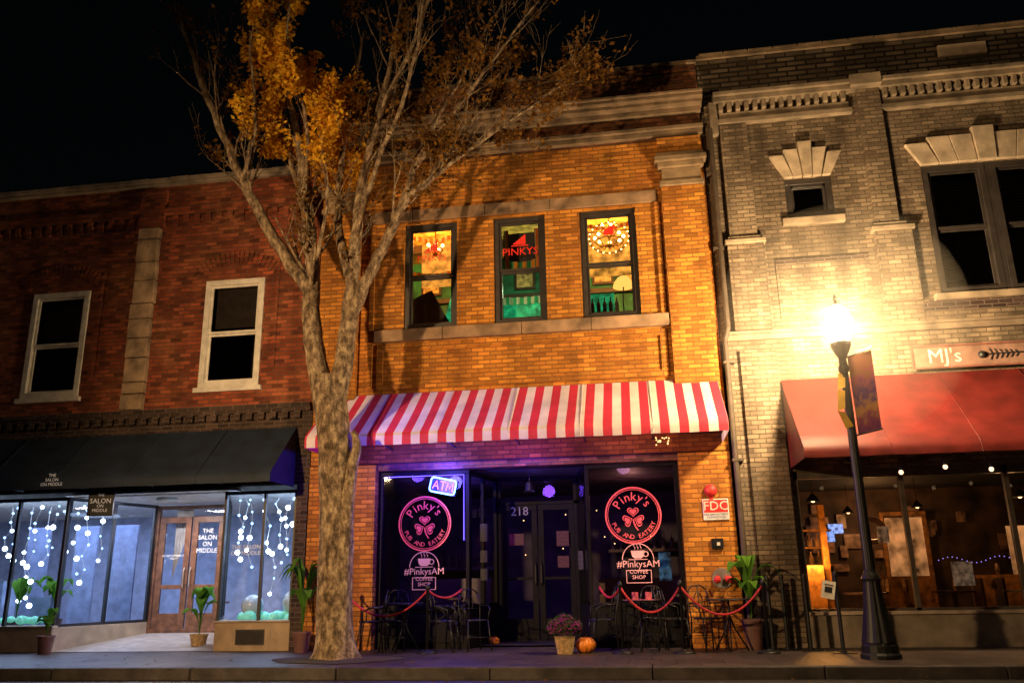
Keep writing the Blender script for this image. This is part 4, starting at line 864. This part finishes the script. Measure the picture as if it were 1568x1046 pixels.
def chair(x,y,rot):
    e=empty('bistro_chair'); M=Matrix.Translation((x,y,0))@Matrix.Rotation(rot,4,'Z'); m=MB(); t=lambda L_,r=.011:m.tube([M@Vector(p) for p in L_],r,6)
    m.tube([M@Vector((.2*math.cos(i*math.pi/8),.2*math.sin(i*math.pi/8),.45)) for i in range(16)],.012,6,loop=True)
    for i in range(-3,4): w_=math.sqrt(.04-(i*.055)**2); t([(i*.055,-w_,.45),(i*.055,w_,.45)],.006)
    for sx in (-1,1):
        t([(sx*.17,-.15,.45),(sx*.2,-.22,0)]); t([(sx*.19,.2,0),(sx*.17,.17,.45),(sx*.19,.21,.7),(sx*.15,.24,.86)])
        t([(sx*.17,.2,.66),(sx*.24,.0,.67),(sx*.22,-.12,.62),(sx*.18,-.12,.45)])
    t([(-.15,.24,.86),(-.08,.25,.92),(.08,.25,.92),(.15,.24,.86)]); 
    m.tube([M@Vector((.075*math.cos(i*math.pi/8),.225,.70+.12*math.sin(i*math.pi/8))) for i in range(16)],.008,5,loop=True)
    t([(-.18,.2,.62),(.18,.2,.62)],.008); t([(0,.2,.45),(0,.23,.92)],.008); t([(-.18,-.19,.2),(.18,-.19,.2)],.007); t([(-.18,.19,.2),(.18,.19,.2)],.007)
    m.make('iron_frame',M_blackm,e,smooth=True)
def table(x,y,top=M_blackm):
    e=empty('bistro_table'); m=MB(); m.tube([(x+.31*math.cos(i*math.pi/12),y+.31*math.sin(i*math.pi/12),.72) for i in range(24)],.012,6,loop=True)
    m.tube([(x,y,.35),(x,y,.71)],.016,8)
    for k_ in range(3):
        a=k_*2.094+.4; m.tube([(x,y,.5),(x+.08*math.cos(a),y+.08*math.sin(a),.3),(x+.27*math.cos(a),y+.27*math.sin(a),.01)],.012,6)
    m.make('base',M_blackm,e,smooth=True); m=MB(); m.lathe([(.305,.715),(.305,.728)],(x,y,0),28); m.make('top',top,e)
    return e
table(-3.85,-.32); chair(-4.35,-.35,-1.4); chair(-3.2,-.3,1.5); chair(-2.75,-.1,.6); chair(-4.05,-.1,.1)
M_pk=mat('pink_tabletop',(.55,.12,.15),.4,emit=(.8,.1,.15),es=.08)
e=table(-.12,-.4,M_pk); m=MB(); m.lathe([(.045,.73),(.05,.84),(.04,.84)],(-.2,-.45,0),12); m.lathe([(.045,.73),(.05,.84),(.04,.84)],(.0,-.4,0),12); m.make('candle_cups',M_pk,e)
chair(-.72,-.4,-1.3); chair(.35,-.45,1.3); chair(.85,-.4,.5); table(1.15,-.62,M_blackm); chair(.05,-.1,.0)
M_leafgreen=leafm('green_leaves',(.04,.13,.015),(.12,.26,.03),.3)
def broadplant(name,x,y,z,n,hh,pot=None,r=.12,lw=.07):
    e=empty(name); m=MB(); st=MB()
    for i in range(n):
        a=random.uniform(0,6.28); H=hh*random.uniform(.5,1); R_=hh*random.uniform(.2,.55); w0=lw*random.uniform(.8,1.3)
        d=Vector((math.cos(a),math.sin(a),0)); s_=Vector((-math.sin(a),math.cos(a),0)); pp=[]
        for k_ in range(9):
            u=k_/8; c_=Vector((x,y,z))+d*R_*u**1.6+Vector((0,0,H*(math.sin(u*2.2)/math.sin(1.57)))); wd=w0*max(0,math.sin(min(1,max(0,(u-.3)/.7))*math.pi))**.7
            pp.append((c_-s_*wd+Vector((0,0,wd*.25)),c_.copy(),c_+s_*wd+Vector((0,0,wd*.25))))
        n0=len(m.v)
        for t_ in pp: m.v+=[tuple(q) for q in t_]
        for k_ in range(8): 
            b=n0+k_*3; m.f.append((b,b+1,b+4,b+3)); m.f.append((b+1,b+2,b+5,b+4))
        st.tube([t_[1] for t_ in pp],.006,4)
    m.make('leaves',M_leafgreen,e,smooth=True); st.make('stems',M_leafgreen,e)
    if pot:
        q=MB(); q.lathe([(r*.75,0),(r,z-.02),(r*1.08,z-.02),(r*1.08,z+.01),(r*.9,z+.01),(r*.85,z-.03)],(x,y,0.0),20); q.make('pot',pot,e,smooth=False)
M_terra=mat('dark_pot',(.12,.05,.04),.6); M_wick=mat('wicker',(.42,.27,.12),.8,nsc=30,var=.5,bump=.01)
broadplant('potted_banana_plant',1.50,-.30,.42,12,.95,M_terra,.15,.085)
broadplant('potted_elephant_ear',-7.75,.55,.24,11,.8,M_wick,.15,.10)
broadplant('potted_canna',-5.52,-.32,.3,15,1.15,M_terra,.14,.065)
broadplant('potted_elephant_ear',-11.6,.9,.5,8,.75,M_terra,.14,.11); broadplant('potted_elephant_ear',-10.9,1.0,.5,8,.85,M_terra,.14,.11); broadplant('potted_elephant_ear',-10.0,-.35,.28,10,.45,M_terra,.13,.08)
def mums(x,y):
    e=empty('potted_chrysanthemum'); q=MB(); q.lathe([(.11,0),(.135,.12),(.15,.22),(.16,.24),(.13,.24)],(x,y,0),22); q.make('basket_pot',M_wick,e)
    m=MB(); g=MB()
    for i in range(1500):
        a=random.uniform(0,6.28); ph=math.acos(random.uniform(-.25,1)); r=.235*(1+.12*math.sin(3*a)+.1*math.cos(5*ph))*random.uniform(.86,1.03)
        p=Vector((x+r*math.sin(ph)*math.cos(a),y+r*math.sin(ph)*math.sin(a),.33+r*.85*math.cos(ph)))
        if random.random()<.5:
            rr=random.uniform(.014,.024)
            for k_ in range(3): leaf(m,p,rr*2)
        else: leaf(g,p,random.uniform(.04,.07))
    m.make('flowers',leafm('purple_petals',(.22,.03,.16),(.45,.10,.35),.2),e); g.make('leaves',leafm('mum_leaves',(.02,.06,.01),(.05,.12,.02),.2),e)
mums(-1.25,-.85)
M_pump=mat('pumpkin_skin',(.75,.22,.02),.45,var=.15)
def pumpkin(x,y,r,z0=0):
    e=empty('pumpkin'); m=MB(); n=48; k_=14
    for i in range(k_+1):
        ph=math.pi*i/k_
        for j in range(n):
            a=2*math.pi*j/n; rb_=1-.10*abs(math.cos(a*5))**3 ; rr=r*math.sin(ph)*rb_+.0001
            z=r*.78*math.cos(ph)*(1-.18*math.exp(-(math.sin(ph)/.3)**2)); m.v.append((x+rr*math.cos(a),y+rr*math.sin(a),z0+r*.70+z))
    for i in range(k_):
        for j in range(n): j2=(j+1)%n; m.f.append((i*n+j,(i+1)*n+j,(i+1)*n+j2,i*n+j2))
    m.make('body',M_pump,e,smooth=True); s_=MB(); s_.tube([(x,y,z0+r*1.25),(x+.005,y,z0+r*1.45),(x+.03,y,z0+r*1.62)],[.022,.015,.018],7); s_.make('stem',mat('pumpkin_stem',(.12,.12,.04),.8),e)
pumpkin(-.96,-.66,.155); pumpkin(-2.62,.9,.10)

# ============================================================ WORLD, MOON, CAMERA
wd=bpy.data.worlds.new('World'); sc.world=wd; wd.use_nodes=True; nt=wd.node_tree; bg=nt.nodes['Background']
sk=nt.nodes.new('ShaderNodeTexSky'); sk.sky_type='NISHITA'; sk.sun_disc=False; sk.sun_elevation=math.radians(3); sk.sun_rotation=math.radians(200); nt.links.new(sk.outputs[0],bg.inputs[0]); bg.inputs[1].default_value=.001
sun=light('sun','SUN',(0,-10,20),.05,(1,.8,.6),.01); sun.data.angle=math.radians(1); sun.rotation_euler=(math.radians(55),0,math.radians(-20))
cam=bpy.data.cameras.new('camera'); co=bpy.data.objects.new('camera',cam); sc.collection.objects.link(co); sc.camera=co
cam.sensor_width=36; cam.lens=36*1284/1568; cam.clip_end=1000
Rv=(.98797,.15365,-.01701); Uv=(.05852,-.26994,.96110); Fv=(-.14307,.95054,.27568)
co.matrix_world=Matrix(((Rv[0],Uv[0],-Fv[0],0),(Rv[1],Uv[1],-Fv[1],-13.83),(Rv[2],Uv[2],-Fv[2],1.015),(0,0,0,1)))
